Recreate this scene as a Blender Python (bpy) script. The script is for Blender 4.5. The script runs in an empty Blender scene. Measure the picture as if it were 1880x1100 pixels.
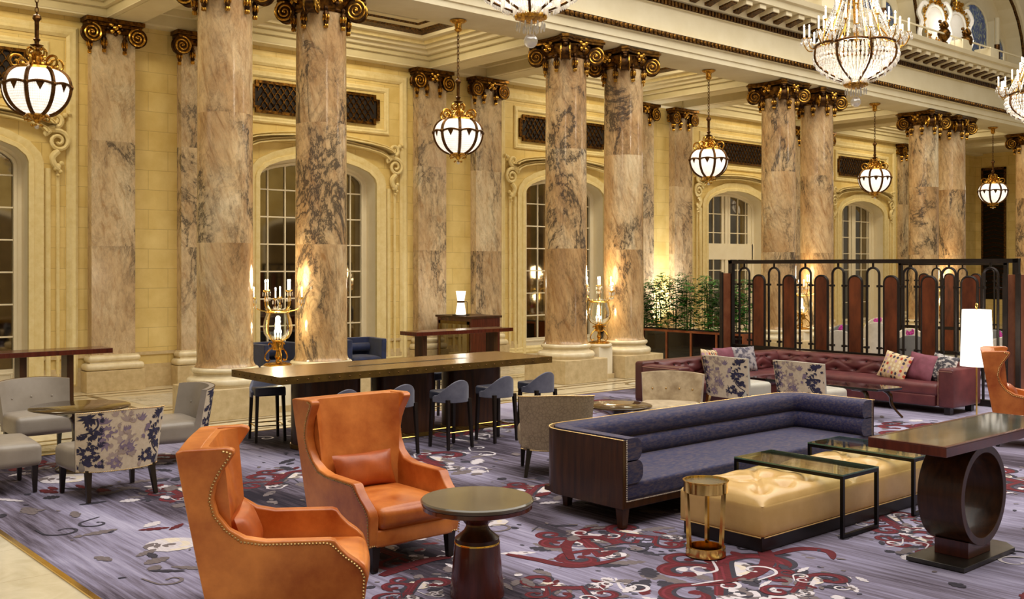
import bpy, math, random
from mathutils import Vector, Matrix
from math import sin, cos, pi, radians, sqrt, atan2, hypot, exp
random.seed(11)
SC = bpy.context.scene
COL = SC.collection

# ------------------------------------------------------------------ camera
FPX, TH, Y0, CH = 1887.4, 0.855, 491.3, 2.3
cam = bpy.data.cameras.new('camera'); cam_ob = bpy.data.objects.new('camera', cam); COL.objects.link(cam_ob)
cam.sensor_width = 36.0; cam.lens = 36.0 * FPX / 1880.0
cam.shift_y = -(550.0 - Y0) / 1880.0
cam.clip_end = 200
cam_ob.location = (0, 0, CH); cam_ob.rotation_euler = (pi / 2, 0, TH - pi / 2)
SC.camera = cam_ob
vs = SC.view_settings
vs.view_transform = 'Standard'; vs.look = 'None'; vs.gamma = 1.0; vs.use_curve_mapping = False; vs.exposure = 0.0
cy = SC.cycles
cy.use_denoising = True
cy.max_bounces = 8; cy.diffuse_bounces = 4; cy.glossy_bounces = 4; cy.transmission_bounces = 8; cy.transparent_max_bounces = 16
cy.caustics_reflective = False; cy.caustics_refractive = False
cy.sample_clamp_indirect = 4.0; cy.sample_clamp_direct = 0.0

def lin(h):
    c = [int(h[i:i + 2], 16) / 255 for i in (0, 2, 4)]
    return tuple(x / 12.92 if x <= 0.04045 else ((x + 0.055) / 1.055) ** 2.4 for x in c) + (1.0,)

def smooth3(pts, k=4):
    out = []; L = len(pts)
    for i in range(L - 1):
        p0, p1, p2, p3 = pts[max(0, i - 1)], pts[i], pts[i + 1], pts[min(L - 1, i + 2)]
        for j in range(k):
            t = j / k
            out.append(tuple(.5 * (2 * b + (c - a) * t + (2 * a - 5 * b + 4 * c - d) * t * t + (3 * b - a - 3 * c + d) * t ** 3) for a, b, c, d in zip(p0, p1, p2, p3)))
    out.append(tuple(pts[-1])); return out

# ------------------------------------------------------------------ materials
class NT:
    def __init__(s, name):
        s.m = bpy.data.materials.new(name); s.m.use_nodes = True
        s.t = s.m.node_tree; s.b = s.t.nodes['Principled BSDF']
    def n(s, typ, **kw):
        nd = s.t.nodes.new(typ)
        for k, v in kw.items():
            if k.startswith('_'): setattr(nd, k[1:], v)
            else:
                key = int(k[1:]) if k[0] == 'i' and k[1:].isdigit() else k.replace('__', ' ')
                if hasattr(v, 'is_output'): s.t.links.new(v, nd.inputs[key])
                else: nd.inputs[key].default_value = v
        return nd
    def math(s, op, a, b=0.0, c=None):
        kw = dict(i0=a, i1=b)
        if c is not None: kw['i2'] = c
        return s.n('ShaderNodeMath', _operation=op, **kw).outputs[0]
    def mix(s, f, a, b, typ='MIX'):
        nd = s.t.nodes.new('ShaderNodeMix'); nd.data_type = 'RGBA'; nd.blend_type = typ
        for sock, v in ((nd.inputs[0], f), (nd.inputs[6], a), (nd.inputs[7], b)):
            if hasattr(v, 'is_output'): s.t.links.new(v, sock)
            else: sock.default_value = v
        return nd.outputs[2]
    def ramp(s, f, stops, interp='LINEAR'):
        nd = s.t.nodes.new('ShaderNodeValToRGB'); r = nd.color_ramp; r.interpolation = interp
        while len(r.elements) < len(stops): r.elements.new(0.5)
        for e, (p, c) in zip(r.elements, stops):
            e.position = p; e.color = c if len(c) == 4 else tuple(c) + (1,)
        s.t.links.new(f, nd.inputs[0]); return nd.outputs[0]
    def coord(s, rand=0.0, scale=(1, 1, 1), rot=(0, 0, 0)):
        c = s.t.nodes.new('ShaderNodeTexCoord').outputs['Object']
        if rand:
            r = s.t.nodes.new('ShaderNodeObjectInfo').outputs['Random']
            o = s.math('MULTIPLY', r, rand)
            c = s.n('ShaderNodeVectorMath', _operation='ADD', i0=c, i1=s.n('ShaderNodeCombineXYZ', X=o, Y=o, Z=o).outputs[0]).outputs[0]
        return s.n('ShaderNodeMapping', Vector=c, Scale=scale, Rotation=rot).outputs[0]
    def noise(s, v, scale=5, detail=4, rough=0.5, dist=0.0):
        return s.n('ShaderNodeTexNoise', Vector=v, Scale=scale, Detail=detail, Roughness=rough, Distortion=dist).outputs[0]
    def bump(s, h, strength=0.3, dist=0.01):
        nd = s.n('ShaderNodeBump', Height=h, Strength=strength, Distance=dist)
        s.t.links.new(nd.outputs[0], s.b.inputs['Normal'])
    def set(s, **kw):
        for k, v in kw.items():
            k = k.replace('__', ' ')
            if hasattr(v, 'is_output'): s.t.links.new(v, s.b.inputs[k])
            else: s.b.inputs[k].default_value = v
        return s

def mat(name, c1, c2=None, scale=5, stretch=(1, 1, 1), detail=4, rough=0.5, metal=0.0, bump=0.0, bscale=None, bdist=0.005, coat=0.0, rand=3.0, lo=0.3, hi=0.7, sheen=0.0, spec=0.5, rot=(0, 0, 0)):
    n = NT(name); v = n.coord(rand, stretch, rot)
    if c2:
        f = n.noise(v, scale, detail, 0.6)
        n.set(Base__Color=n.ramp(f, [(lo, lin(c1)), (hi, lin(c2))]))
    else: n.set(Base__Color=lin(c1))
    n.set(Roughness=rough, Metallic=metal, Coat__Weight=coat, Sheen__Weight=sheen, Specular__IOR__Level=spec)
    if coat: n.set(Coat__Roughness=0.08)
    if bump: n.bump(n.noise(v, bscale or scale * 6, 3, 0.6), bump, bdist)
    return n.m

def emis(name, c, strength):
    n = NT(name); n.set(Base__Color=lin(c), Emission__Color=lin(c), Emission__Strength=strength, Roughness=0.5); return n.m

def marble(name, cols, vein, rough=0.16, sc=1.0, amt=1.0):
    n = NT(name); v = n.coord(40.0, (sc, sc, sc * 0.5), (0.55, 0.4, 0.2))
    a = n.noise(v, 0.8, 9, 0.62, 0.5)
    base = n.ramp(a, [(0.3, lin(cols[0])), (0.44, lin(cols[1])), (0.56, lin(cols[2])), (0.7, lin(cols[3]))])
    st = n.noise(n.n('ShaderNodeMapping', Vector=v, Scale=(5.0, 5.0, 1.1)).outputs[0], 2.0, 8, 0.72, 0.8)
    base = n.mix(0.75, base, n.ramp(st, [(0.3, lin(cols[4])), (0.5, (0.82, 0.82, 0.82, 1)), (0.7, (1, 1, 1, 1))]), 'MULTIPLY')
    big = n.ramp(n.noise(v, 0.62, 3, 0.5, 0.3), [(0.42, (0.02,) * 3), (0.6, (1, 1, 1))])
    r1 = n.math('ABSOLUTE', n.math('SUBTRACT', n.noise(v, 0.95, 13, 0.7, 0.55), 0.5))
    v1 = n.ramp(r1, [(0.0, (1, 1, 1)), (0.006, (0.75,) * 3), (0.022, (0.2,) * 3), (0.06, (0, 0, 0))])
    r2 = n.math('ABSOLUTE', n.math('SUBTRACT', n.noise(v, 2.7, 13, 0.75, 0.9), 0.5))
    v2 = n.ramp(r2, [(0.0, (0.9,) * 3), (0.014, (0.5,) * 3), (0.05, (0.1,) * 3), (0.09, (0, 0, 0))])
    r3 = n.math('ABSOLUTE', n.math('SUBTRACT', n.noise(n.n('ShaderNodeMapping', Vector=v, Rotation=(0.3, 0.9, 0.4), Scale=(1.5, 1.5, 0.8)).outputs[0], 3.4, 10, 0.7, 1.0), 0.5))
    v3 = n.ramp(r3, [(0.0, (0.55,) * 3), (0.012, (0.25,) * 3), (0.035, (0, 0, 0))])
    vv = n.math('ADD', n.math('MULTIPLY', n.math('ADD', n.math('MULTIPLY', v1, 1.15), n.math('MULTIPLY', v2, 0.55)), n.math('ADD', big, 0.2)), n.math('MULTIPLY', v3, 0.5))
    c = n.mix(n.math('MINIMUM', n.math('MULTIPLY', vv, 0.78 * amt), 0.88), base, lin(vein))
    n.set(Base__Color=c, Roughness=rough, Specular__IOR__Level=0.5)
    return n.m

MT = {}
MT['far_opening'] = mat('far_arch_panel', '6e5a36', '8a744a', scale=2, rough=0.5)
MT['marble'] = marble('brown_marble', ('ae875a', 'c9a270', 'dcbb8a', 'f0dcb4', 'a27e58'), '352f2c')
MT['marble_pale'] = marble('pale_marble', ('bc9d76', 'd0b48e', 'dec6a2', 'eedfc0', 'b4966f'), '3e3836', rough=0.2, amt=0.78)
MT['stone'] = mat('plinth_stone', 'b9a277', 'd2bd93', scale=9, detail=8, rough=0.35, bump=0.05)
MT['stone_pol'] = mat('polished_base_stone', 'd3c199', 'e6d9ba', scale=6, detail=6, rough=0.2)
MT['white_trim'] = mat('cream_white_paint', 'e8dcc0', 'efe5cc', scale=3, rough=0.4)
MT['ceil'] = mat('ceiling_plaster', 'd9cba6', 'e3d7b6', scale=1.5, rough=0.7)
MT['ceil_shadow'] = mat('ceiling_plaster_shaded', 'c9bb92', 'd3c69e', scale=1.5, rough=0.7)  # ceiling plaster darkened: recess shade put into the colour
MT['carve'] = mat('carved_plaster', 'd9c488', 'e6d5a2', scale=8, rough=0.6)
n = NT('ashlar_wall')
tc = n.t.nodes.new('ShaderNodeTexCoord').outputs['Object']
sep = n.n('ShaderNodeSeparateXYZ', Vector=tc)
uv = n.n('ShaderNodeCombineXYZ', X=n.math('ADD', sep.outputs[0], n.math('MULTIPLY', sep.outputs[1], 0.7)), Y=sep.outputs[2])
br = n.n('ShaderNodeTexBrick', Vector=uv.outputs[0], Color1=lin('d9bd6e'), Color2=lin('e2c980'), Mortar=lin('b0934c'), Scale=1.0, Mortar__Size=0.006, Mortar__Smooth=0.2, Brick__Width=0.78, Row__Height=0.38)
wv = n.noise(tc, 2.2, 6, 0.6)
n.set(Base__Color=n.mix(0.35, br.outputs[0], n.ramp(wv, [(0.3, lin('b89a58')), (0.7, lin('efdca4'))]), 'MIX'), Roughness=0.55)
n.bump(n.math('SUBTRACT', 1.0, br.outputs[1]), 0.3, 0.004)
MT['wall'] = n.m
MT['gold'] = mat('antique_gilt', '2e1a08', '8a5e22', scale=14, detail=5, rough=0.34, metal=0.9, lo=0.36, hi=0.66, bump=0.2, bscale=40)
MT['gold_deep'] = mat('shadowed_gilt', '24140a', '583812', scale=12, detail=4, rough=0.42, metal=0.85, lo=0.35, hi=0.65)  # darker gilt copy: crevice shade put into the colour behind the bright ridges
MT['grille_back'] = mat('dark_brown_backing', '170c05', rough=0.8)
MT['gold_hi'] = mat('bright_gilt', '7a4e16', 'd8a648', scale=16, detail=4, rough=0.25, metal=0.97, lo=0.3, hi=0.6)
MT['gold_dk'] = mat('dark_gilt_band', '2a1808', '7a5420', scale=22, detail=5, rough=0.45, metal=0.7, lo=0.4, hi=0.65, bump=0.4, bscale=45)
MT['bronze'] = mat('antique_bronze', '3c2410', '6e4a22', scale=18, rough=0.35, metal=0.9)
MT['brass'] = mat('polished_brass', 'e6bb58', 'f2d27e', scale=4, rough=0.14, metal=1.0)
MT['dark_wood'] = mat('espresso_wood', '24130a', '4a2a12', scale=3, stretch=(6, 6, 0.6), detail=6, rough=0.36, coat=0.12, spec=.35)
MT['red_wood'] = mat('mahogany_wood', '3c150c', '5c2416', scale=3, stretch=(6, 6, 0.7), detail=6, rough=0.25, coat=0.3)
MT['black_leg'] = mat('black_wood_leg', '100a08', '1e130e', scale=4, rough=0.35)
MT['black_metal'] = mat('black_metal', '0d0b0a', '17130f', scale=6, rough=0.35, metal=0.6)
MT['iron'] = mat('dark_iron', '1b1512', '2a201a', scale=6, rough=0.4, metal=0.5)
MT['copper'] = mat('patinated_copper_panel', '3a160c', '7c3f22', scale=2.2, stretch=(2, 2, 0.7), detail=7, rough=0.35, metal=0.35)
MT['copper_pale'] = mat('pale_copper_edge', '7a3c22', 'a96a46', scale=3, detail=5, rough=0.4, metal=0.5)
MT['nail'] = mat('nailhead', 'b08a52', 'd8b880', scale=40, rough=0.25, metal=1.0)
MT['nail_silver'] = mat('pale_nailhead', 'b8a890', 'ddd0bc', scale=40, rough=0.25, metal=0.9)
MT['orange'] = mat('tan_orange_leather', '9c4610', 'de8840', scale=2.6, detail=11, rough=0.33, bump=0.15, bscale=48, bdist=0.004, lo=0.3, hi=0.7)
MT['orange_dk'] = mat('brown_orange_leather', '8e3e12', 'be6024', scale=4.5, detail=8, rough=0.38, bump=0.12, bscale=55, bdist=0.003, lo=0.25, hi=0.75)
MT['grey_lea'] = mat('taupe_grey_leather', '8d8377', 'a0968a', scale=3, detail=6, rough=0.36, bump=0.08, bscale=60, bdist=0.002)
MT['white_lea'] = mat('pale_grey_leather', 'b9b4a6', 'c8c3b6', scale=3, detail=6, rough=0.36)
MT['cream_fab'] = mat('cream_linen', 'd2c0a4', 'e2d2b8', scale=30, detail=4, rough=0.8, bump=0.2, bscale=220, bdist=0.002)
MT['navy_ink'] = mat('navy_print', '232036', '3c3a58', scale=9, rough=0.8)
MT['mauve_ink'] = mat('mauve_print', '7d6c80', '97869a', scale=9, rough=0.8)
MT['taupe_ink'] = mat('taupe_print', 'a8958c', 'b9a69c', scale=9, rough=0.8)
MT['blue_sofa'] = mat('navy_woven_upholstery', '0a1046', '4a3d4c', scale=15, stretch=(1.0, 2.2, 3.4), detail=12, rough=0.75, bump=0.25, bscale=160, bdist=0.002, lo=0.42, hi=0.66, sheen=0.15)
MT['stool_grey'] = mat('slate_grey_suede', '4a4c60', '6a6b7c', scale=5, detail=7, rough=0.7, sheen=0.2)
MT['stool_seat'] = mat('slate_seat_leather', '2c3040', '434757', scale=5, detail=6, rough=0.3)
MT['navy'] = mat('royal_navy_velvet', '0c1736', '182858', scale=6, rough=0.7, sheen=0.3)
MT['burg'] = mat('burgundy_leather', '4c2226', '6e3838', scale=3.5, detail=8, rough=0.42, bump=0.1, bscale=40, bdist=0.003)
MT['burg_dk'] = mat('dark_burgundy_side_leather', '45201c', '5c2c26', scale=3.5, detail=8, rough=0.42)
MT['button'] = mat('dark_burgundy_button', '2c1214', rough=0.5)
MT['tan_lea'] = mat('butter_tan_leather', 'c0985a', 'dab677', scale=2.5, detail=7, rough=0.3, bump=0.1, bscale=14, bdist=0.006)
MT['beige_pat'] = None
n = NT('beige_patterned_chenille'); v = n.coord(3)
w = n.n('ShaderNodeTexVoronoi', Vector=v, Scale=26.0, _feature='DISTANCE_TO_EDGE')
n.set(Base__Color=n.mix(n.noise(v, 8, 5), n.ramp(w.outputs[0], [(0.03, lin('6b5c4a')), (0.14, lin('9c8a70'))]), lin('b09c80')), Roughness=0.85)
MT['beige_pat'] = n.m
MT['beige_vel'] = mat('mottled_beige_velvet', '8d7655', 'c9b491', scale=6, detail=8, rough=0.55, lo=0.3, hi=0.7, sheen=0.3)
MT['glass'] = NT('clear_glass').set(Base__Color=(0.9, 0.95, 0.92, 1), Transmission__Weight=1.0, Roughness=0.02, IOR=1.45).m
n = NT('thin_table_glass'); out = n.t.nodes['Material Output']
fr = n.n('ShaderNodeFresnel', IOR=1.5); tr = n.n('ShaderNodeBsdfTransparent', Color=(0.93, 0.97, 0.94, 1)); gl = n.n('ShaderNodeBsdfGlossy', Color=(1, 1, 1, 1), Roughness=0.02)
mx = n.n('ShaderNodeMixShader', Fac=n.math('MINIMUM', n.math('MULTIPLY', fr.outputs[0], 0.7), 1.0)); n.t.links.new(tr.outputs[0], mx.inputs[1]); n.t.links.new(gl.outputs[0], mx.inputs[2])
n.t.links.new(mx.outputs[0], out.inputs[0]); MT['tglass'] = n.m
MT['glass_edge'] = mat('green_glass_edge', '3c5a4c', '5a7a68', scale=8, rough=0.15)
n = NT('cut_crystal'); out = n.t.nodes['Material Output']
tl = n.n('ShaderNodeBsdfTranslucent', Color=(0.95, 0.93, 0.9, 1)); gl = n.n('ShaderNodeBsdfGlossy', Color=(1, 1, 1, 1), Roughness=0.06); tr = n.n('ShaderNodeBsdfTransparent', Color=(0.97, 0.96, 0.94, 1))
m1 = n.n('ShaderNodeMixShader', Fac=0.45); n.t.links.new(tl.outputs[0], m1.inputs[1]); n.t.links.new(gl.outputs[0], m1.inputs[2])
m2 = n.n('ShaderNodeMixShader', Fac=0.4); n.t.links.new(m1.outputs[0], m2.inputs[1]); n.t.links.new(tr.outputs[0], m2.inputs[2])
n.t.links.new(m2.outputs[0], out.inputs[0]); MT['crystal'] = n.m
MT['mirror'] = mat('antique_mirror_pane', '7a7160', '948a76', scale=1.2, rough=0.04, metal=1.0)
MT['flame'] = emis('candle_bulb_glow', 'ffe9c8', 28)
MT['candle'] = emis('candle_sleeve', 'fff2dc', 1.1)
n = NT('beaded_glass_globe'); v = n.coord(0)
sp = n.n('ShaderNodeSeparateXYZ', Vector=v); ang = n.math('ARCTAN2', sp.outputs[1], sp.outputs[0])
g1 = n.math('ABSOLUTE', n.math('SINE', n.math('MULTIPLY', ang, 46.0))); g2 = n.math('ABSOLUTE', n.math('SINE', n.math('MULTIPLY', sp.outputs[2], 95.0)))
bead = n.math('MULTIPLY', g1, g2); nz = n.noise(v, 9, 5, 0.7)
st = n.math('MULTIPLY', n.math('ADD', n.math('MULTIPLY', bead, 0.55), 0.45), n.math('ADD', 0.35, nz))
n.set(Base__Color=(0.8, 0.8, 0.8, 1), Emission__Color=lin('fff3e4'), Emission__Strength=n.math('MULTIPLY', st, 1.5), Roughness=0.2); MT['globe'] = n.m
MT['shade'] = emis('white_linen_lampshade', 'fffaf0', 1.15)
MT['rug_red'] = mat('carpet_burgundy', '46040f', '68101f', scale=20, stretch=(3, 0.3, 1), rough=0.95, rand=0)
MT['rug_dark'] = mat('carpet_slate', '221f2c', '3a3542', scale=20, stretch=(4, 0.3, 1), rough=0.95, rand=0)
MT['rug_rose'] = mat('carpet_rose', '641424', '761f2e', scale=20, stretch=(3, .3, 1), rough=0.95, rand=0)
MT['rug_taupe'] = mat('carpet_taupe', '5e5355', '75696a', scale=20, stretch=(4, 0.3, 1), rough=0.95, rand=0)
MT['rug_pale'] = mat('carpet_pale', 'b9b0b8', 'd2cacd', scale=20, stretch=(4, 0.3, 1), rough=0.95, rand=0)
MT['rug_cream'] = mat('carpet_cream', 'c6b8a8', 'd8cbbb', scale=20, stretch=(4, 0.3, 1), rough=0.95, rand=0)
n = NT('striated_carpet'); v = n.coord(0)
vs_ = n.n('ShaderNodeMapping', Vector=v, Scale=(6.0, 0.22, 1.0)).outputs[0]
vb = n.n('ShaderNodeMapping', Vector=v, Scale=(1.0, 0.3, 1.0)).outputs[0]
a = n.noise(vs_, 3.2, 6, 0.75); b = n.noise(vb, 0.62, 4, 0.55, 0.6)
f = n.math('ADD', n.math('MULTIPLY', a, 0.36), n.math('MULTIPLY', b, 0.74))
col = n.ramp(f, [(0.43, lin('2a2630')), (0.49, lin('463e48')), (0.54, lin('6c6474')), (0.6, lin('8c869e')), (0.69, lin('b0abc2'))])
n.set(Base__Color=col, Roughness=0.97, Specular__IOR__Level=0.1); n.bump(n.noise(v, 260, 2), 0.4, 0.003)
MT['carpet'] = n.m
n = NT('tan_marble_floor'); v = n.coord(0)
br = n.n('ShaderNodeTexBrick', Vector=v, Color1=lin('cfc2a2'), Color2=lin('d8ccae'), Mortar=lin('a89878'), Scale=1.0, Mortar__Size=0.004, Brick__Width=0.9, Row__Height=0.9, _offset=0.0)
n.set(Base__Color=n.mix(0.4, br.outputs[0], n.ramp(n.noise(v, 3, 9, 0.65, 1.0), [(0.3, lin('b0a07c')), (0.7, lin('eae0c6'))])), Roughness=0.12)
MT['floor'] = n.m
MT['inlay_dk'] = mat('brown_marble_inlay', '54401f', '70572e', scale=5, rough=0.15)
MT['inlay_lt'] = marble('white_marble_inlay', ('cfc6b0', 'ddd6c4', 'e6e0d0', 'eee9dc', 'd8d2c4'), '5c6058', rough=0.14, sc=1.6)
MT['blue_glass'] = None
n = NT('blue_stained_glass'); v = n.coord(0, (1, 1, 0.45))
w = n.noise(v, 6, 6, 0.7, 3.0)
n.set(Base__Color=n.ramp(w, [(0.36, lin('1c2448')), (0.52, lin('3c4e80')), (0.58, lin('8c9a6c')), (0.64, lin('c6c88c'))]), Roughness=0.15, Emission__Color=lin('38507c'), Emission__Strength=0.12)
MT['blue_glass'] = n.m
MT['sky_glass'] = mat('blue_skylight_pane', '1c2638', '34445c', scale=2, rough=0.1)
MT['statue'] = mat('white_plaster', 'e6dfd0', 'f2ece0', scale=4, rough=0.45)
MT['leaf'] = mat('bamboo_leaf', '123a0e', '3f8028', scale=7, rough=0.45, lo=0.3, hi=0.7)
MT['stem'] = mat('bamboo_cane', '28401c', '4a5a2a', scale=9, rough=0.5)
MT['soil'] = mat('planter_soil', '1c1610', '3a3024', scale=20, rough=0.95)
MT['orchid'] = mat('magenta_petal', 'a01a78', 'c8409c', scale=9, rough=0.5)
MT['china'] = mat('white_china', 'e8e4dc', rough=0.2)
MT['tub'] = mat('ivory_tub_upholstery', 'b9ad98', 'cfc4b0', scale=5, rough=0.55)
MT['gry_tub'] = mat('grey_tub_upholstery', '6b6862', '7e7a72', scale=5, rough=0.55)
MT['bar_top'] = mat('bronze_wood_top', '5e4224', '94703e', scale=3, stretch=(0.5, 7, 1), detail=7, rough=0.25, metal=0.25, rand=0)
MT['bar_edge'] = mat('aged_brass_edge', '5a4520', '80652f', scale=6, rough=0.4, metal=0.7)
MT['top_grey'] = mat('polished_grey_stone_top', '5a5344', '6f6754', scale=2, rough=0.14, coat=0.3)
MT['top_brown'] = mat('polished_umber_top', '3e2c16', '46341c', scale=2, rough=0.1, coat=0.4)
MT['cons_top'] = mat('smoky_glass_top', '40463f', '666a62', scale=2.5, stretch=(0.5, 3, 1), detail=6, rough=0.07, coat=0.8)
MT['smoke'] = mat('black_glass', '08070a', rough=0.05, coat=0.6)
MT['thread'] = mat('tan_thread', 'b98a72', rough=0.7)
MT['steel'] = mat('brushed_dark_steel', '3a3834', '5a5750', scale=3, rough=0.28, metal=0.8)
# ------------------------------------------------------------------ mesh builder
class MB:
    def __init__(s): s.v = []; s.f = []; s.mi = []; s.M = None
    def add(s, vs, fs, m=0):
        o = len(s.v)
        s.v += [tuple(s.M @ Vector(p)) for p in vs] if s.M else [tuple(p) for p in vs]
        s.f += [tuple(i + o for i in f) for f in fs]; s.mi += [m] * len(fs); return s
    def box(s, x0, x1, y0, y1, z0, z1, m=0):
        return s.add([(x, y, z) for z in (z0, z1) for x, y in ((x0, y0), (x1, y0), (x1, y1), (x0, y1))],
                     [(3, 2, 1, 0), (4, 5, 6, 7), (0, 1, 5, 4), (1, 2, 6, 5), (2, 3, 7, 6), (3, 0, 4, 7)], m)
    def cbox(s, c, d, m=0): return s.box(c[0] - d[0] / 2, c[0] + d[0] / 2, c[1] - d[1] / 2, c[1] + d[1] / 2, c[2] - d[2] / 2, c[2] + d[2] / 2, m)
    def taper(s, p, q, a, b, m=0, t=None, u=None):       # square bar from p (half size a) to q (half size b)
        vs = []
        for c, h in ((p, a), (q, b)):
            hx, hy = h if isinstance(h, tuple) else (h, h)
            vs += [(c[0] - hx, c[1] - hy, c[2]), (c[0] + hx, c[1] - hy, c[2]), (c[0] + hx, c[1] + hy, c[2]), (c[0] - hx, c[1] + hy, c[2])]
        return s.add(vs, [(3, 2, 1, 0), (4, 5, 6, 7), (0, 1, 5, 4), (1, 2, 6, 5), (2, 3, 7, 6), (3, 0, 4, 7)], m)
    def rbox(s, c, d, r, n=3, m=0, crown=(0, 0, 0), fn=None, k=6):
        # rounded box; crown bulges the faces by that much; k = divisions of the flat part
        hx, hy, hz = d[0] / 2, d[1] / 2, d[2] / 2
        r = min(r, hx, hy, hz)
        def ax(h):
            t = [-h + r * (1 - cos(i * pi / 2 / n)) for i in range(n)]
            mid = [-h + r + (2 * h - 2 * r) * i / k for i in range(k + 1)] if h - r > 1e-6 else [0.0]
            return t + mid + [-x for x in reversed(t)]
        X, Y, Z = ax(hx), ax(hy), ax(hz)
        idx = {}; vs = []; fs = []
        def P(x, y, z):
            key = (round(x, 6), round(y, 6), round(z, 6))
            if key in idx: return idx[key]
            i_ = (max(-hx + r, min(hx - r, x)), max(-hy + r, min(hy - r, y)), max(-hz + r, min(hz - r, z)))
            dv = Vector((x - i_[0], y - i_[1], z - i_[2]))
            # map cube shell to sphere shell
            L = max(abs(dv.x), abs(dv.y), abs(dv.z))
            if dv.length > 1e-9: dv = dv * (r / dv.length) if L > r - 1e-6 else dv
            q = [i_[0] + dv.x, i_[1] + dv.y, i_[2] + dv.z]
            u, v, w = x / hx, y / hy, z / hz
            q[0] += crown[0] * u * (1 - v * v) * (1 - w * w); q[1] += crown[1] * v * (1 - u * u) * (1 - w * w); q[2] += crown[2] * w * (1 - u ** 2) * (1 - v ** 2)
            q = (q[0] + c[0], q[1] + c[1], q[2] + c[2])
            if fn: q = fn(q)
            idx[key] = len(vs); vs.append(q); return idx[key]
        def face(A, B, f):
            for i in range(len(A) - 1):
                for j in range(len(B) - 1): fs.append((f(A[i], B[j]), f(A[i + 1], B[j]), f(A[i + 1], B[j + 1]), f(A[i], B[j + 1])))
        face(X, Y, lambda a, b: P(a, b, hz)); face(Y, X, lambda a, b: P(b, a, -hz))
        face(X, Z, lambda a, b: P(a, -hy, b)); face(Z, X, lambda a, b: P(b, hy, a))
        face(Y, Z, lambda a, b: P(hx, a, b)); face(Z, Y, lambda a, b: P(-hx, b, a))
        return s.add(vs, fs, m)
    def lathe(s, pr, n=32, c=(0, 0, 0), m=0, sx=1.0, sy=1.0, cap=True):
        vs = []; fs = []
        for r, z in pr:
            for i in range(n):
                a = 2 * pi * i / n; vs.append((c[0] + r * sx * cos(a), c[1] + r * sy * sin(a), c[2] + z))
        for k in range(len(pr) - 1):
            for i in range(n):
                j = (i + 1) % n; fs.append((k * n + i, k * n + j, (k + 1) * n + j, (k + 1) * n + i))
        if cap:
            if pr[0][0] > 1e-4: fs.append(tuple(reversed(range(n))))
            if pr[-1][0] > 1e-4: fs.append(tuple(range((len(pr) - 1) * n, len(pr) * n)))
        return s.add(vs, fs, m)
    def ball(s, c, r, n=10, k=6, m=0):
        r = r if isinstance(r, tuple) else (r, r, r)
        return s.lathe([(max(1e-5, sin(pi * i / k)) * r[0], -cos(pi * i / k) * r[2]) for i in range(k + 1)], n, c, m, 1.0, r[1] / r[0], False)
    def tube(s, pts, r, n=8, m=0, closed=False, cap=True):
        pts = [Vector(p) for p in pts]; L = len(pts)
        rr = r if isinstance(r, (list, tuple)) else [r] * L
        vs = []; fs = []; up = None
        for i, p in enumerate(pts):
            t = (pts[(i + 1) % L] - pts[i - 1]) if (closed or 0 < i < L - 1) else (pts[1] - pts[0] if i == 0 else pts[-1] - pts[-2])
            if t.length < 1e-9: t = Vector((0, 0, 1))
            t.normalize()
            if up is None: up = Vector((0, 0, 1)) if abs(t.z) < 0.9 else Vector((1, 0, 0))
            a = t.cross(up)
            if a.length < 1e-6: a = t.orthogonal()
            a.normalize(); b = a.cross(t).normalized(); up = b
            for k in range(n):
                g = 2 * pi * k / n; vs.append(p + (a * cos(g) + b * sin(g)) * rr[i])
        for i in range(L if closed else L - 1):
            j = (i + 1) % L
            for k in range(n):
                q = (k + 1) % n; fs.append((i * n + k, j * n + k, j * n + q, i * n + q))
        if cap and not closed: fs.append(tuple(range(n))); fs.append(tuple(reversed(range((L - 1) * n, L * n))))
        return s.add(vs, fs, m)
    def grid(s, fn, nu, nv, m=0, flip=False, cu=False):
        vs = [fn(i / nu, j / nv) for j in range(nv + 1) for i in range(nu + 1)]
        fs = []
        for j in range(nv):
            for i in range(nu):
                a = j * (nu + 1) + i; q = (a, a + 1, a + nu + 2, a + nu + 1); fs.append(tuple(reversed(q)) if flip else q)
        return s.add(vs, fs, m)
    def sheet(s, fo, fi, nu, nv, mo=0, mi=0, mr=0):      # closed slab between two surfaces
        s.grid(fo, nu, nv, mo); s.grid(fi, nu, nv, mi, True)
        for a in (0, 1):
            s.grid(lambda u, v: (fo if v < .5 else fi)(u, a), nu, 1, mr, a == 0)
            s.grid(lambda u, v: (fo if u < .5 else fi)(a, v), 1, nv, mr, a == 0)
        return s
    def prism(s, poly, fn, t0, t1, m=0):                 # poly of (a,b); fn(a,b,t) -> point
        n = len(poly); vs = [fn(a, b, t0) for a, b in poly] + [fn(a, b, t1) for a, b in poly]
        return s.add(vs, [tuple(reversed(range(n))), tuple(range(n, 2 * n))] + [(i, (i + 1) % n, (i + 1) % n + n, i + n) for i in range(n)], m)
    def sweep(s, path, prof, m=0, closed=False, cap=True, mats=None):  # path (x,y) ; prof (offset to the left of travel, z), closed ring
        P = [Vector((p[0], p[1])) for p in path]; L = len(P); k = len(prof); vs = []; fs = []; mm = []
        for i in range(L):
            d0 = (P[i] - P[i - 1]) if (i > 0 or closed) else P[1] - P[0]
            d1 = (P[(i + 1) % L] - P[i]) if (i < L - 1 or closed) else d0
            d0 = d0.normalized(); d1 = d1.normalized()
            n0 = Vector((-d0.y, d0.x)); n1 = Vector((-d1.y, d1.x)); b = n0 + n1
            b = b / max(0.3, b.dot(n0)) if b.length > 1e-6 else n0
            for o, z in prof: vs.append((P[i].x + b.x * o, P[i].y + b.y * o, z))
        for i in range(L if closed else L - 1):
            j = (i + 1) % L
            for q in range(k):
                w = (q + 1) % k; fs.append((i * k + q, j * k + q, j * k + w, i * k + w)); mm.append(mats[q] if mats else m)
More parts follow.
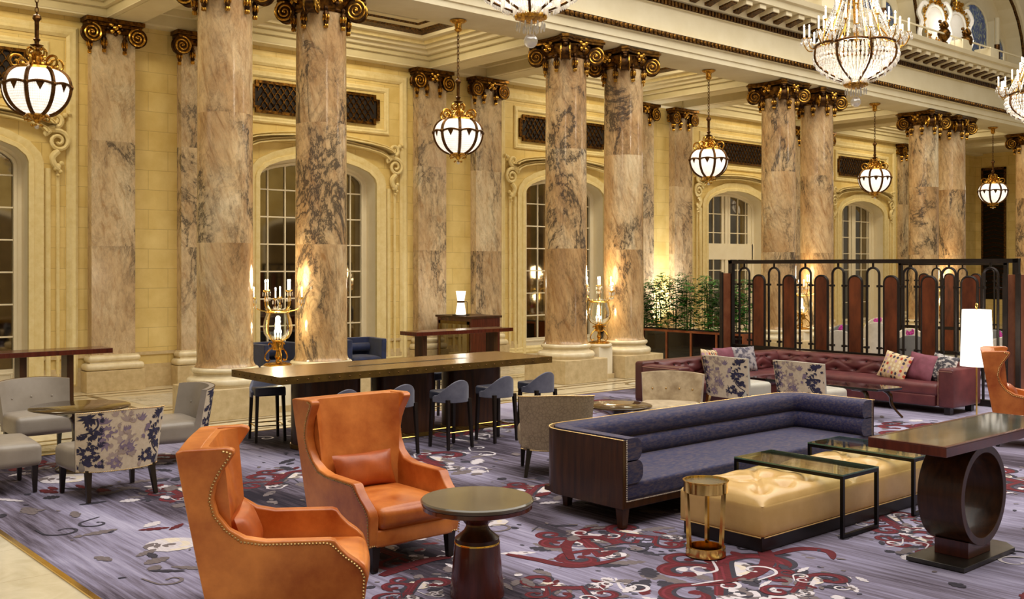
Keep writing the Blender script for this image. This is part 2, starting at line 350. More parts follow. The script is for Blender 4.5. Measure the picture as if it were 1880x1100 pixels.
        if cap and not closed:
            fs.append(tuple(range(k))); fs.append(tuple(reversed(range((L - 1) * k, L * k)))); mm += [m, m]
        o = len(s.v); s.add(vs, fs, m); s.mi[len(s.mi) - len(mm):] = mm; return s
    def ringrect(s, x0, x1, y0, y1, prof):               # prof of (inset, z, mat): stepped frames round a rectangle
        for (a, za, m), (b, zb, _) in zip(prof, prof[1:]):
            A = [(x0 + a, y0 + a, za), (x1 - a, y0 + a, za), (x1 - a, y1 - a, za), (x0 + a, y1 - a, za)]
            B = [(x0 + b, y0 + b, zb), (x1 - b, y0 + b, zb), (x1 - b, y1 - b, zb), (x0 + b, y1 - b, zb)]
            s.add(A + B, [(i, i + 4, (i + 1) % 4 + 4, (i + 1) % 4) for i in range(4)], m)
        return s

def link(name, me, parent=None):
    o = bpy.data.objects.new(name, me); COL.objects.link(o)
    if parent: o.parent = parent
    return o

def obj(name, mb, mats, parent=None, bevel=0.0, ang=38, label=None, segs=2, fix=True):
    me = bpy.data.meshes.new(name); me.from_pydata(mb.v, [], mb.f)
    for m in (mats if isinstance(mats, (list, tuple)) else [mats]): me.materials.append(MT[m] if isinstance(m, str) else m)
    if any(mb.mi): me.polygons.foreach_set('material_index', mb.mi)
    me.polygons.foreach_set('use_smooth', [True] * len(me.polygons))
    if fix:
        import bmesh
        bm = bmesh.new(); bm.from_mesh(me); bmesh.ops.remove_doubles(bm, verts=bm.verts, dist=1e-5); bmesh.ops.recalc_face_normals(bm, faces=bm.faces); bm.to_mesh(me); bm.free()
    me.set_sharp_from_angle(angle=radians(ang)); me.update()
    o = link(name, me, parent)
    if bevel:
        b = o.modifiers.new('bevel', 'BEVEL'); b.width = bevel; b.segments = segs; b.harden_normals = True; b.limit_method = 'ANGLE'; b.angle_limit = radians(40)
    if label: o['label'] = label
    return o

def thing(name, label, cat, loc=(0, 0, 0), rz=0.0, group=None):
    o = bpy.data.objects.new(name, None); COL.objects.link(o); o.empty_display_size = 0.1
    o.location = loc; o.rotation_euler = (0, 0, rz); o['label'] = label; o['category'] = cat
    if group: o['group'] = group
    return o
def tag(o, label, cat, group=None, loc=None, rz=None):
    o['label'] = label; o['category'] = cat
    if group: o['group'] = group
    if loc: o.location = loc
    if rz is not None: o.rotation_euler = (0, 0, rz)
    return o
def struct(o): o['kind'] = 'structure'; return o
def stuff(o): o['kind'] = 'stuff'; return o
def copy_tree(o, parent=None, loc=None, rz=None, label=None):
    c = o.copy(); COL.objects.link(c)
    if parent: c.parent = parent
    if loc: c.location = loc
    if rz is not None: c.rotation_euler = (0, 0, rz)
    if label: c['label'] = label
    for ch in list(o.children): copy_tree(ch, c)
    return c

def light(name, typ, loc, energy, color=(1, .85, .6), size=0.1, sy=None, rot=(0, 0, 0), spot=None, blend=0.6):
    l = bpy.data.lights.new(name, typ); l.energy = energy; l.color = color
    if typ == 'AREA':
        l.shape = 'RECTANGLE'; l.size = size; l.size_y = sy or size
    else: l.shadow_soft_size = size
    if typ == 'SPOT': l.spot_size = spot; l.spot_blend = blend
    o = bpy.data.objects.new(name, l); COL.objects.link(o); o.location = loc; o.rotation_euler = rot; return o

def floor_at(px, py, z=0.0):
    d = FPX * (CH - z) / (py - Y0); l = (px - 940) / FPX * d
    return d * cos(TH) + l * sin(TH), d * sin(TH) - l * cos(TH)
# ------------------------------------------------------------------ architecture
PIT, XA, SP, YC = 7.4, 7.163, 1.714, 15.07
XP, YP, YW, YG = 6.993, 19.386, 19.6, 20.02
ZC = 6.92
BAYX = [11.5 + PIT * k for k in (-1, 0, 1, 2, 3)]
HWO, ZS, ZT = 1.44, 4.2, 4.68
ARCH = [(-1.0, 0.0), (-0.97, 0.22), (-0.86, 0.5), (-0.66, 0.72), (-0.35, 0.93), (0.0, 1.0)]
ARCH = ARCH + [(-a, b) for a, b in reversed(ARCH[:-1])]
def arch(hw=HWO, zs=ZS, zt=ZT, dz=0.0): return [(a * hw, zs + b * (zt - zs) + dz) for a, b in ARCH]

def volute(mb, c, ax, up, out, R, th, m=0, turns=2.3, both=True):
    # spiral scroll: disc (material m) with a raised bright spiral (m + 1) on its end face(s); ax = axis, out/up span the face
    c, ax, up, out = Vector(c), Vector(ax), Vector(up), Vector(out)
    n = 22; vs = []; fs = []
    for s in (-.86, -0.6, 0.6, .86):
        rr = R * .96 if abs(s) > .8 else R * 0.82
        for i in range(n):
            a = 2 * pi * i / n; vs.append(c + ax * (s * th / 2) + (out * cos(a) + up * sin(a)) * rr)
    for k in range(3):
        for i in range(n):
            j = (i + 1) % n; fs.append((k * n + i, k * n + j, (k + 1) * n + j, (k + 1) * n + i))
    fs += [tuple(range(n)), tuple(range(3 * n, 4 * n))]
    mb.add(vs, fs, m)
    for sd in ((-1, 1) if both else (-1,)):
        pts = []; rad = []; N = int(turns * 16)
        for i in range(N + 1):
            t = i / N; a = pi / 2 - 2 * pi * turns * t; r = R * (0.93 - 0.80 * t)
            pts.append(c + ax * (sd * th / 2 * .86) + (out * cos(a) + up * sin(a)) * r); rad.append(R * (0.125 - 0.055 * t))
        mb.tube(pts, rad, 6, m + 1)
        mb.ball(c + ax * (sd * th / 2 * .9), R * 0.14, 8, 5, m + 1)

def tassel_mb(top, L=0.36, w=0.055):
    mb = MB(); x, y, z = top
    mb.ball((x, y, z - 0.03), (w * .7, w * .7, 0.05), 7, 5)
    mb.ball((x, y, z - L * .36), (w, w, L * .2), 8, 5)
    for i in range(6):
        a = i * pi / 3; mb.ball((x + cos(a) * w * .8, y + sin(a) * w * .8, z - L * .5), (w * .42, w * .42, L * .16), 6, 4, 1)
    mb.ball((x, y, z - L * .68), (w * .8, w * .8, L * .16), 8, 5)
    for i in range(5):
        a = i * 1.2566; mb.ball((x + cos(a) * w * .45, y + sin(a) * w * .45, z - L * .88), (w * .36, w * .36, L * .1), 6, 4, 1)
    return mb
def rosette_mb(c, nrm):
    mb = MB(); c = Vector(c); nrm = Vector(nrm); t = Vector((-nrm.y, nrm.x, 0)); u = Vector((0, 0, 1))
    for a, b, r in ((0, 0, .06), (-.08, .05, .045), (.08, .05, .045), (-.06, -.07, .045), (.06, -.07, .045), (0, .09, .04), (-.13, -.02, .035), (.13, -.02, .035), (0, -.12, .04)):
        mb.ball(c + t * a + u * b, (r, r, r), 7, 5, 1 if r > .042 else 0)
    return mb

def make_column():
    t = thing('marble_column', '', 'column')
    obj('plinth', MB().box(-.6, .6, -.6, .6, 0, .47), 'stone', t, 0.012)
    b = MB(); pr = [(.56, .47), (.575, .5)]
    pr += [(.53 + .055 * cos(a), .545 + .065 * sin(a)) for a in [-pi / 2 + i * pi / 8 for i in range(9)]]
    pr += [(.5, .62), (.475, .64), (.47, .665), (.49, .68)]
    pr += [(.475 + .04 * cos(a), .72 + .04 * sin(a)) for a in [-pi / 2 + i * pi / 6 for i in range(7)]] + [(.44, .765)]
    obj('base', b.lathe(pr, 40), 'stone_pol', t)
    fl = lambda z: .43 - .018 * max(0, (z - 1.5) / 5) + .035 * max(0, 1 - (z - .765) / .09) ** 2
    for z0, z1 in ((.765, 2.68), (2.68, 4.68), (4.68, 6.62)):
        zz = [z0 + (z1 - z0) * (i / 10) for i in range(11)] if z0 > 1 else [.765, .78, .8, .83, .86, .95, 1.3, 1.8, 2.3, 2.68]
        obj('shaft_drum', MB().lathe([(fl(z), z) for z in zz], 48), 'marble', t)
    c = MB().lathe([(.425, 6.5), (.45, 6.53), (.425, 6.56), (.44, 6.6), (.5, 6.7), (.52, 6.76), (.45, 6.79)], 32)
    # concave abacus
    ab = []
    for q in range(4):
        a0 = pi / 4 + q * pi / 2
        for s in (-1, 1): ab.append((0.76 * cos(a0) - s * .07 * sin(a0) , .76 * sin(a0) + s * .07 * cos(a0)))
        for i in range(1, 6):
            w = i / 6; am = a0 + pi / 2 * w; r = .74 - .24 * sin(pi * w) ** .8
            ab.append((r * cos(am), r * sin(am)))
    c.prism(ab, lambda a, b, z: (a, b, z), 6.79, 6.84); c.prism([(x * 1.05, y * 1.05) for x, y in ab], lambda a, b, z: (a, b, z), 6.84, 6.865); c.prism(ab, lambda a, b, z: (a, b, z), 6.865, 6.9)
    cap = obj('capital', c, 'gold', t)
    for q in range(4):
        a = pi / 4 + q * pi / 2; d = Vector((cos(a), sin(a), 0)); tg = Vector((-sin(a), cos(a), 0))
        v = MB(); volute(v, d * .6 + Vector((0, 0, 6.57)), tg, (0, 0, 1), d, .185, .2)
        v.tube([d * .44 + Vector((0, 0, 6.6)), d * .52 + Vector((0, 0, 6.72)), d * .62 + Vector((0, 0, 6.77)), d * .74 + Vector((0, 0, 6.8))], [.07, .08, .08, .06], 6)
        v.ball(d * .72 + Vector((0, 0, 6.7)), .05, 7, 5)
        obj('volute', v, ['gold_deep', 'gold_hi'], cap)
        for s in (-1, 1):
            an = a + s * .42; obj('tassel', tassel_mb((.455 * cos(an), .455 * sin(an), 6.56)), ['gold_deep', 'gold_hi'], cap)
        an = a + pi / 4; dn = Vector((cos(an), sin(an), 0)); obj('rosette', rosette_mb(dn * .5 + Vector((0, 0, 6.74)), dn), ['gold_deep', 'gold_hi'], cap)
    return t
col0 = make_column()
CL = [('mottled brown marble column at far left, left of the candelabra with a glass vase', 'leftmost column'),
      ('marble column with dark grey streak near its top, right of the leftmost candelabra', ''),
      ('marble column behind the right end of the long bar table', ''),
      ('marble column beside the green bamboo planter, just right of the second candelabra', ''),
      ('pink-brown column of the third pair, nearer the planter, rising behind the arched screen', ''),
      ('marble column with bright polished streak, under the middle big chandelier', ''),
      ('marble column of the fourth pair, left one, with crack-like dark veins', ''),
      ('marble column of the fourth pair, right one, nearly hidden by its neighbour', ''),
      ('marble column cut by the right edge of the picture behind the lamp', '')]
i = 0
for k in range(5):
    for j in range(2):
        if k == 4 and j == 1: continue
        p = (XA + k * PIT + j * SP, YC, 0)
        c = col0 if i == 0 else copy_tree(col0, loc=p)
        c.location = p; c['label'] = CL[i][0]; c['group'] = 'marble columns of the colonnade'; i += 1

def make_pilaster():
    t = thing('marble_pilaster', '', 'pilaster'); D = .21
    obj('plinth', MB().box(-.545, .545, -.15, D, 0, .39), 'stone', t, .008)
    b = MB()
    for z0, z1, e in ((.39, .53, .14), (.55, .66, .085)):
        b.rbox((0, (D - e) / 2, (z0 + z1) / 2), (.81 + 2 * e, D + e, z1 - z0), (z1 - z0) / 2 * .95, 4, 0, k=1)
    b.box(-.45, .45, -.05, D, .5, .68)
    obj('base', b, 'stone_pol', t)
    for z0, z1 in ((.68, 2.7), (2.7, 4.66), (4.66, 6.75)): obj('shaft_block', MB().box(-.405, .405, 0, D, z0, z1), 'marble_pale', t)
    c = MB().box(-.5, .5, -.1, D, 6.78, 6.84).box(-.54, .54, -.15, D, 6.84, 6.92).box(-.42, .42, -.04, D, 6.66, 6.78)
    cap = obj('capital', c, 'gold_cap' if 'gold_cap' in MT else 'gold', t, .006)
    for s in (-1, 1):
        v = MB(); volute(v, (s * .42, -.03, 6.63), (0, 1, 0), (0, 0, 1), (-s, 0, 0), .19, .14)
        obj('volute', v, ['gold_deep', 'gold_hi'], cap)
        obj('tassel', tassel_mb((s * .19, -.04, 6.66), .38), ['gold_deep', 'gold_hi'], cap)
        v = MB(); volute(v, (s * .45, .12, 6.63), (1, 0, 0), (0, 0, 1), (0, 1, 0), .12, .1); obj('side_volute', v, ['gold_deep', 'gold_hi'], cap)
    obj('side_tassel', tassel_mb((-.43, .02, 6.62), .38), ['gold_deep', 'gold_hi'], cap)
    obj('rosette', rosette_mb((0, -.1, 6.76), (0, -1, 0)), ['gold_deep', 'gold_hi'], cap)
    return t
pil0 = make_pilaster()
PL = ['brownish marble wall pilaster at far left behind the round table and chairs',
      'narrowly seen marble pilaster just left of the leftmost column',
      'marble pilaster left of the white lamp on the wooden cabinet',
      'marble pilaster right of the white lamp on the wooden cabinet',
      'marble pilaster half hidden by the column beside the bamboo planter',
      'marble pilaster rising right behind the bamboo plants',
      'marble pilaster glimpsed between the two columns of the third pair',
      'marble pilaster glimpsed just right of the third pair of columns',
      'darker marble pilaster left of the fourth pair of columns',
      'marble pilaster glimpsed behind the fourth pair of columns']
for k in range(5):
    for j in range(2):
        i = k * 2 + j
        if i >= len(PL): continue
        p = (XP + k * PIT + j * SP, YP, 0)
        c = pil0 if i == 0 else copy_tree(pil0, loc=p)
        c.location = p; c['label'] = PL[i]; c['group'] = 'marble pilasters along the back wall'

# back wall with arched openings
X0, X1 = -5.0, 42.6
w = MB(); prev = X0
for bx in BAYX:
    a, b = bx - HWO, bx + HWO
    w.add([(prev, YW, 0), (a, YW, 0), (a, YW, ZC + .9), (prev, YW, ZC + .9)], [(0, 1, 2, 3)])
    ap = arch()
    for (p, q), (r, s_) in zip(ap, ap[1:]): w.add([(bx + p, YW, q), (bx + r, YW, s_), (bx + r, YW, ZC + .9), (bx + p, YW, ZC + .9)], [(0, 1, 2, 3)])
    prev = b
w.add([(prev, YW, 0), (X1, YW, 0), (X1, YW, ZC + .9), (prev, YW, ZC + .9)], [(0, 1, 2, 3)])
wall = struct(obj('wall_back', w, ['wall', 'white_trim'], fix=False))

def frame_rect(mb, x0, x1, z0, z1, y, wd, dp, m=0):
    prof = [(0, 0), (0, dp * .6), (wd * .25, dp), (wd * .5, dp * .7), (wd * .75, dp * .9), (wd, dp * .3), (wd, 0)]
    R4 = [(x0, z0), (x1, z0), (x1, z1), (x0, z1)]; S = [(1, 1), (-1, 1), (-1, -1), (1, -1)]
    vs = [(x + sx * o, y - d, z + sz * o) for (x, z), (sx, sz) in zip(R4, S) for o, d in prof]; k = len(prof)
    mb.add(vs, [(i * k + q, i * k + q + 1, ((i + 1) % 4) * k + q + 1, ((i + 1) % 4) * k + q) for i in range(4) for q in range(k - 1)], m)
def arch_band(mb, bx, hw, zs, zt, y, wd, dp, m=0, legs=True, z0=0.0):
    ip = arch(hw, zs, zt); op = arch(hw + wd, zs, zt + wd)
    if legs: ip = [(-hw, z0)] + ip + [(hw, z0)]; op = [(-hw - wd, z0)] + op + [(hw + wd, z0)]
    lay = [(0, 0), (0, dp), (.35, dp), (.4, dp * .55), (.8, dp * .8), (1, dp * .8), (1, 0)]
    k = len(lay); vs = [(bx + p[0] + (q[0] - p[0]) * t, y - d, p[1] + (q[1] - p[1]) * t) for p, q in zip(ip, op) for t, d in lay]
    mb.add(vs, [(i * k + q, i * k + q + 1, (i + 1) * k + q + 1, (i + 1) * k + q) for i in range(len(ip) - 1) for q in range(k - 1)], m)
def console_mb(x, s):
    mb = MB()
    def sp(cx, cz, R, tn, a0, dr):
        pts = []; rad = []
        for i in range(25):
            t = i / 24; a = a0 + dr * 2 * pi * tn * t; r = R * (1 - .85 * t); pts.append((x + s * (cx + r * cos(a)), YW - .09, cz + r * sin(a))); rad.append(.045 * (1 - .4 * t))
        mb.tube(pts, rad, 6)
    sp(0.05, 4.98, .13, 1.4, -pi / 2, 1); sp(.1, 4.6, .2, 1.7, pi * .6, -1)
    mb.tube(smooth3([(x + s * a, YW - .08, b) for a, b in ((.04, 4.86), (-.1, 4.8), (-.12, 4.7), (-.02, 4.78), (.04, 4.79))]), .04, 6)
    mb.tube(smooth3([(x + s * a, YW - .08, b) for a, b in ((.1, 4.42), (0, 4.3), (.04, 4.16), (.12, 4.08))]), [.06] * 5 + [.055] * 4 + [.045, .04, .035, .03], 8)
    for i, (a, b, r) in enumerate(((.1, 4.14, .06), (.16, 4.2, .045), (.05, 4.1, .04), (.14, 4.05, .04), (.1, 3.98, .03), (.22, 5.08, .05), (.3, 5.12, .04))): mb.ball((x + s * a, YW - .07, b), (r, .05, r), 7, 5)
    return mb
for bi, bx in enumerate(BAYX):
    m = MB(); frame_rect(m, bx - 2.3, bx + 2.3, .1, 6.72, YW, .2, .07); frame_rect(m, bx - 1.8, bx + 1.8, 5.32, 6.4, YW, .13, .05)
    m.box(bx - 2.28, bx - 1.72, YW - .03, YW, 4.2, 4.3) if False else None
    obj('panel_moulding', m, 'carve', wall)
    m = MB(); arch_band(m, bx, HWO, ZS, ZT, YW, .26, .07); obj('arch_surround', m, 'carve', wall)
    m = MB(); arch_band(m, bx, 1.72, 4.75, 5.02, YW, .1, .16, 0, False); arch_band(m, bx, 1.80, 4.9, 5.12, YW, .1, .24, 0, False)
    obj('arch_hood', m, 'carve', wall)
    for s in (-1, 1): obj('scroll_console', console_mb(bx + s * 1.84, s), 'carve', wall)
    # jamb columns of the moulding
    m = MB()
    for s in (-1, 1):
        for a, r in ((1.78, .05), (1.95, .035)): m.tube([(bx + s * a, YW - .02, .1), (bx + s * a, YW - .02, 4.1)], r, 8)
    obj('jamb_roll', m, 'carve', wall)
    # window with mirror panes
    n_ = bi + 1
    f = MB(); hw = HWO; arch_band(f, bx, hw - .14, ZS - .02, ZT - .14, YG, .16, .07)
    f.box(bx - hw, bx + hw, YG - .05, YG + .03, 0.0, .46); frame_rect(f, bx - hw + .15, bx - .06, .1, .4, YG - .05, .04, .02); frame_rect(f, bx + .06, bx + hw - .15, .1, .4, YG - .05, .04, .02)
    def topz(x):
        ap = arch(hw - .1, ZS - .02, ZT - .12); x = max(-hw + .11, min(hw - .11, x))
        for (p, q), (r, s_) in zip(ap, ap[1:]):
            if p <= x <= r and r > p: return q + (s_ - q) * (x - p) / (r - p)
        return ZS
    tall = bi in (3, 4)
    f.box(bx - .07, bx + .07, YG - .06, YG, .46, topz(0))
    if tall:
        for s in (-1, 1): f.box(bx + s * .16 - .05, bx + s * .16 + .05, YG - .04, YG, .46, topz(.2)); f.box(bx + s * 1.22 - .09, bx + s * 1.22 + .09, YG - .04, YG, .46, topz(1.2))
        if bi == 3: f.box(bx - hw, bx + hw, YG - .07, YG, 2.55, 3.05)
    for q in range(1, 7):
        x = -hw + q * 2 * hw / 7
        if abs(x) > .1: f.box(bx + x - .015, bx + x + .015, YG - .035, YG, .46, topz(x))
    z = .46 + .585
    while z < ZT:
        ww = hw
        if z > ZS:
            ww = max([abs(p) for p, q in arch() if q >= z] or [0])
        f.box(bx - ww, bx + ww, YG - .033, YG, z - .014, z + .014); z += .585
    ol = [(-hw, 0)] + arch() + [(hw, 0)]
    for (p, q), (r, s_) in zip(ol, ol[1:]): f.add([(bx + p, YW + .001, q), (bx + r, YW + .001, s_), (bx + r, YG + .1, s_), (bx + p, YG + .1, q)], [(0, 1, 2, 3)], 0)
    fr = struct(obj('window_%d' % n_, f, 'white_trim', None, 0))
    g = MB(); ap = arch(hw, ZS, ZT); pts = [(-hw, .4)] + ap + [(hw, .4)]
    g.prism(pts, lambda a, b, t: (bx + a, YG + t, b), .0, .03); obj('pane', g, 'mirror', fr)

# dado / baseboard
bb = MB(); pv = X0
for bx in BAYX:
    bb.box(pv, bx - 1.7, YW - .05, YW + .02, 0, .36); bb.box(pv, bx - 1.7, YW - .03, YW + .02, .36, .44); bb.box(pv, bx - 2.3, YW - .04, YW + .02, .62, .68); pv = bx + 1.7
bb.box(pv, X1, YW - .05, YW + .02, 0, .36)
struct(obj('baseboard_back', bb, 'stone'))

# grilles
def grille(bx):
    t = thing('wall_grille', '', 'grille', (bx - .05, YW, 5.86))
    a, b, c = 1.58, .34, .1
    o = [(-a, -b + c), (-a + c, -b + c), (-a + c, -b), (a - c, -b), (a - c, -b + c), (a, -b + c), (a, b - c), (a - c, b - c), (a - c, b), (-a + c, b), (-a + c, b - c), (-a, b - c)]
    fm = MB(); i_ = [(x * .95, y * .82) for x, y in o]; n = len(o)
    fm.add([(x, -.06, y) for x, y in o] + [(x, -.06, y) for x, y in i_] + [(x, 0, y) for x, y in o] + [(x, -.02, y) for x, y in i_],
           [(i, (i + 1) % n, (i + 1) % n + n, i + n) for i in range(n)] + [(i, (i + 1) % n, (i + 1) % n + 2 * n, i + 2 * n) for i in range(n)] + [(i + n, (i + 1) % n + n, (i + 1) % n + 3 * n, i + 3 * n) for i in range(n)])
    obj('frame', fm, 'gold', t)
    obj('backing', MB().prism(i_, lambda x, z, q: (x, q, z), -.015, -.005), 'grille_back', t)
    l = MB(); W = .15
    for r in range(6):
        for q in range(-11, 12):
            x = q * W + (r % 2) * W / 2; z = -.3 + r * .105
            if abs(x) > 1.42: continue
            l.tube([(x - W / 2, -.035, z), (x - W * .3, -.035, z + .07), (x, -.035, z + .11), (x + W * .3, -.035, z + .07), (x + W / 2, -.035, z)], .013, 5)
    obj('scale_lattice', l, 'gold', t)
    return t
GL = ['bronze lattice wall grille cut by the left edge behind the leftmost pendant lamp', 'bronze lattice wall grille crossed by the second column of the first pair',
      'bronze lattice wall grille crossed by both columns behind the bar table end', 'bronze lattice wall grille beside the middle pendant lamp, left of the third column pair',
      'small dark wall grille behind the fourth pendant lamp']
g0 = None
for i, bx in enumerate(BAYX):
    if g0 is None: g0 = g = grille(bx)
    else: g = copy_tree(g0, loc=(bx - .05, YW, 5.86))
    g['label'] = GL[i]; g['group'] = 'lattice grilles above the arches'

# end wall
e = MB(); e.box(X1, X1 + .3, 15.3, YW + .5, 0, 7.8); struct(obj('wall_end', e, 'wall'))
e = MB(); frame_rect(e, 0, 1.2, 0, 5.2, 0, .08, .05)
lt = MB()
for q in range(30): lt.tube([(-.42, -.02, .2 + q * .17), (0, -.02, .3 + q * .17), (.42, -.02, .2 + q * .17)], .018, 4)
g = thing('tall_lattice_grille', 'tall narrow dark lattice grille in the far end wall corner', 'grille', (X1, YW - .75, 1.0), pi / 2)
obj('frame', MB().box(-.5, -.42, -.06, 0, 0, 5.4).box(.42, .5, -.06, 0, 0, 5.4).box(-.5, .5, -.06, 0, 5.3, 5.4), 'gold_dk', g)
obj('lattice', lt, 'bronze', g); obj('backing', MB().box(-.42, .42, -.012, -.004, 0, 5.3), 'black_metal', g)
g.rotation_euler.z = -pi / 2

# aisle ceiling
ce = MB()
YA0, YA1 = YC + .5, YW
xs = sorted([XA + k * PIT + j * SP for k in range(-2, 5) for j in range(2)] + [])
BW = .33
ce.box(X0 - 6, X1, YA0 - .4, YA1 + .4, 7.95, 8.0)
ce.box(X0 - 6, X1, YW - .3, YW + .2, ZC, 7.9)
for x in xs:
    ce.box(x - BW, x + BW, YA0 - .1, YW, ZC + .01, 7.9); ce.box(x - BW + .1, x + BW - .1, YA0, YW - .32, ZC - .0, ZC + .02)
for x, x2 in zip(xs, xs[1:]):
    a, b = x + BW, x2 - BW
    if x2 - x > 3:
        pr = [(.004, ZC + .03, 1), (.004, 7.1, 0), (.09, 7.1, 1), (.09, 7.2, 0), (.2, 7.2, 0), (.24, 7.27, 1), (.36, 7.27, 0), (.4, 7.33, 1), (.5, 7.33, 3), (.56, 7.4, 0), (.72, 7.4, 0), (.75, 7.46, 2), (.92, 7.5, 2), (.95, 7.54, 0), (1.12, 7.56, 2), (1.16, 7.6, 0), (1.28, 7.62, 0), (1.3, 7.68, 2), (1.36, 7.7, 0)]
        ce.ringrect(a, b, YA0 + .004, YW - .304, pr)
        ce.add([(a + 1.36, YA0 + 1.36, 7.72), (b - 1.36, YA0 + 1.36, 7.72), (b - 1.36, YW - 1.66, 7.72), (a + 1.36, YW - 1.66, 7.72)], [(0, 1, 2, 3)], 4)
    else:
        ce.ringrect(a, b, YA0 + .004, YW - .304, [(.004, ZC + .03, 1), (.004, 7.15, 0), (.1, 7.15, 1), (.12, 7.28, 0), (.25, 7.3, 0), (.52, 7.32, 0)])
ce.box(xs[-1] + SP, X1, YA0, YW, 7.0, 7.6)
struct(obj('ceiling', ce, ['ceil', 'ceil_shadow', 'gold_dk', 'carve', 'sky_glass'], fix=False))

# entablature over the colonnade
def extr(prof, name, x0, x1, mats, mlist):
    m = MB(); k = len(prof)
    m.add([(x, y, z) for x in (x0, x1) for y, z in prof], [])
    for q in range(k): m.add([], [])
    m.f = [(q, (q + 1) % k, (q + 1) % k + k, q + k) for q in range(k)]; m.mi = list(mlist)
    m.f += [tuple(range(k)), tuple(range(k, 2 * k))]; m.mi += [0, 0]
    return obj(name, m, mats)
YF = 14.58
prof = [(15.57, 6.92), (15.45, 6.9), (14.7, 6.9), (YF, 6.94), (YF, 7.05), (YF - .03, 7.06), (YF - .03, 7.22), (YF - .1, 7.24), (YF - .12, 7.36), (YF, 7.39), (YF, 7.93), (YF - .06, 7.95), (YF - .06, 8.08), (YF - .12, 8.1), (YF - .12, 8.36), (YF - .55, 8.38), (YF - .57, 8.52), (YF - .64, 8.55), (YF - .68, 8.66), (YF - .4, 8.7), (15.57, 8.7)]
ml = [0, 0, 0, 0, 0, 0, 0, 1, 0, 0, 0, 1, 0, 0, 0, 0, 0, 0, 0, 0, 0]
ent = struct(extr(prof, 'trim_1', -8, 45, ['ceil', 'gold_dk'], ml))
m = MB(); x = 14.0
while x < 42: m.ball((x, YF - .125, 7.3), (.05, .035, .055), 6, 4); x += .13
obj('egg_and_dart', m, 'gold', ent)
m = MB(); x = 12.0
while x < 44: m.box(x, x + .075, YF - .095, YF - .05, 7.96, 8.07); x += .115
obj('gilt_fluting', m, 'gold', ent)
m = MB(); x = 12.0; g = MB()
while x < 44:
    m.prism([(-.1, 8.37), (-.5, 8.37), (-.5, 8.27), (-.1, 8.2)], lambda a, b, q: (x + q, YF + a, b), 0, .24)
    g.prism([(-.1, 8.2), (-.47, 8.265), (-.46, 8.235), (-.3, 8.2), (-.1, 8.13)], lambda a, b, q: (x + q, YF + a, b), .015, .225); x += .52
obj('modillion_row', m, 'ceil', ent, 0.006); obj('modillion_gilding', g, 'gold_dk', ent, fix=False)
m = MB()
for k in range(5):
    for x in (XA + k * PIT + SP / 2,): m.box(x - .6, x - .05, 14.0, 14.5, 8.7, 8.98); m.box(x + 1.2, x + 1.75, 14.0, 14.5, 8.7, 8.98)
m.box(10, 45, 14.03, 14.07, 8.96, 9.0)
x = 10
while x < 45: m.tube([(x, 14.05, 8.68), (x, 14.05, 8.98)], .02, 6); x += 1.6
rl = obj('trim_2', m, 'ceil'); struct(rl)

# upper wall with lunettes and blue windows
YU = 15.25
u = MB(); ux0 = 20.0; LR = 2.75; pv = ux0
for k in (2, 3, 4):
    cx = XA + k * PIT + SP + (PIT - SP) / 2
    u.add([(pv, YU, 8.6), (cx - LR, YU, 8.6), (cx - LR, YU, 14.5), (pv, YU, 14.5)], [(0, 1, 2, 3)])
    ap = [(-LR * cos(pi * i / 16), 9.2 + LR * sin(pi * i / 16)) for i in range(17)]
    for (p, q), (r, s_) in zip(ap, ap[1:]): u.add([(cx + p, YU, q), (cx + r, YU, s_), (cx + r, YU, 14.5), (cx + p, YU, 14.5)], [(0, 1, 2, 3)])
    ol = [(-LR, 8.6)] + ap + [(LR, 8.6)]
    for (p, q), (r, s_) in zip(ol, ol[1:]): u.add([(cx + p, YU, q), (cx + r, YU, s_), (cx + r, YU + .5, s_), (cx + p, YU + .5, q)], [(0, 1, 2, 3)])
    u.add([(cx - LR, YU + .5, 8.6), (cx + LR, YU + .5, 8.6), (cx + LR, YU + .5, 12.2), (cx - LR, YU + .5, 12.2)], [(0, 1, 2, 3)])
    u.tube([(cx + p * 1.02, YU - .02, 9.2 + (q - 9.2) * 1.02) for p, q in ap], .06, 6, 1); u.tube([(cx + p * 1.12, YU - .02, 9.2 + (q - 9.2) * 1.12) for p, q in ap], .1, 6, 0)
    pv = cx + LR
u.add([(pv, YU, 8.6), (46, YU, 8.6), (46, YU, 14.5), (pv, YU, 14.5)], [(0, 1, 2, 3)])
struct(obj('wall_upper', u, ['ceil', 'gold_dk'], fix=False))
wn = 6
for k in (2, 3, 4):
    cx = XA + k * PIT + SP + (PIT - SP) / 2
    f = MB(); g = MB()
    def light_(xc, hw, zs, zt):
        pts = [(xc - hw, 8.75)] + [(xc - hw * cos(pi * i / 10), zs + (zt - zs) * sin(pi * i / 10)) for i in range(11)] + [(xc + hw, 8.75)]
        g.prism(pts, lambda a, b, t: (a, YU + t, b), .42, .46)
        f.tube([(a, YU + .42, b) for a, b in pts], .05, 6)
    light_(cx, .95, 10.3, 11.05); light_(cx - 1.75, .5, 9.6, 10.2); light_(cx + 1.75, .5, 9.6, 10.2)
    for s in (-1, 1):
        f.box(cx + s * 1.1 - .1, cx + s * 1.1 + .1, YU + .2, YU + .5, 8.7, 10.6); f.tube([(cx + s * 1.1, YU + .15, 8.7), (cx + s * 1.1, YU + .15, 10.7)], .085, 10)
        f.tube([(cx + s * 1.1, YU + .15, 9.3), (cx + s * 1.1, YU + .15, 9.8)], .1, 10, 1)
    fr = struct(obj('window_%d' % wn, f, ['ceil', 'bronze'])); obj('pane', g, 'blue_glass', fr); wn += 1

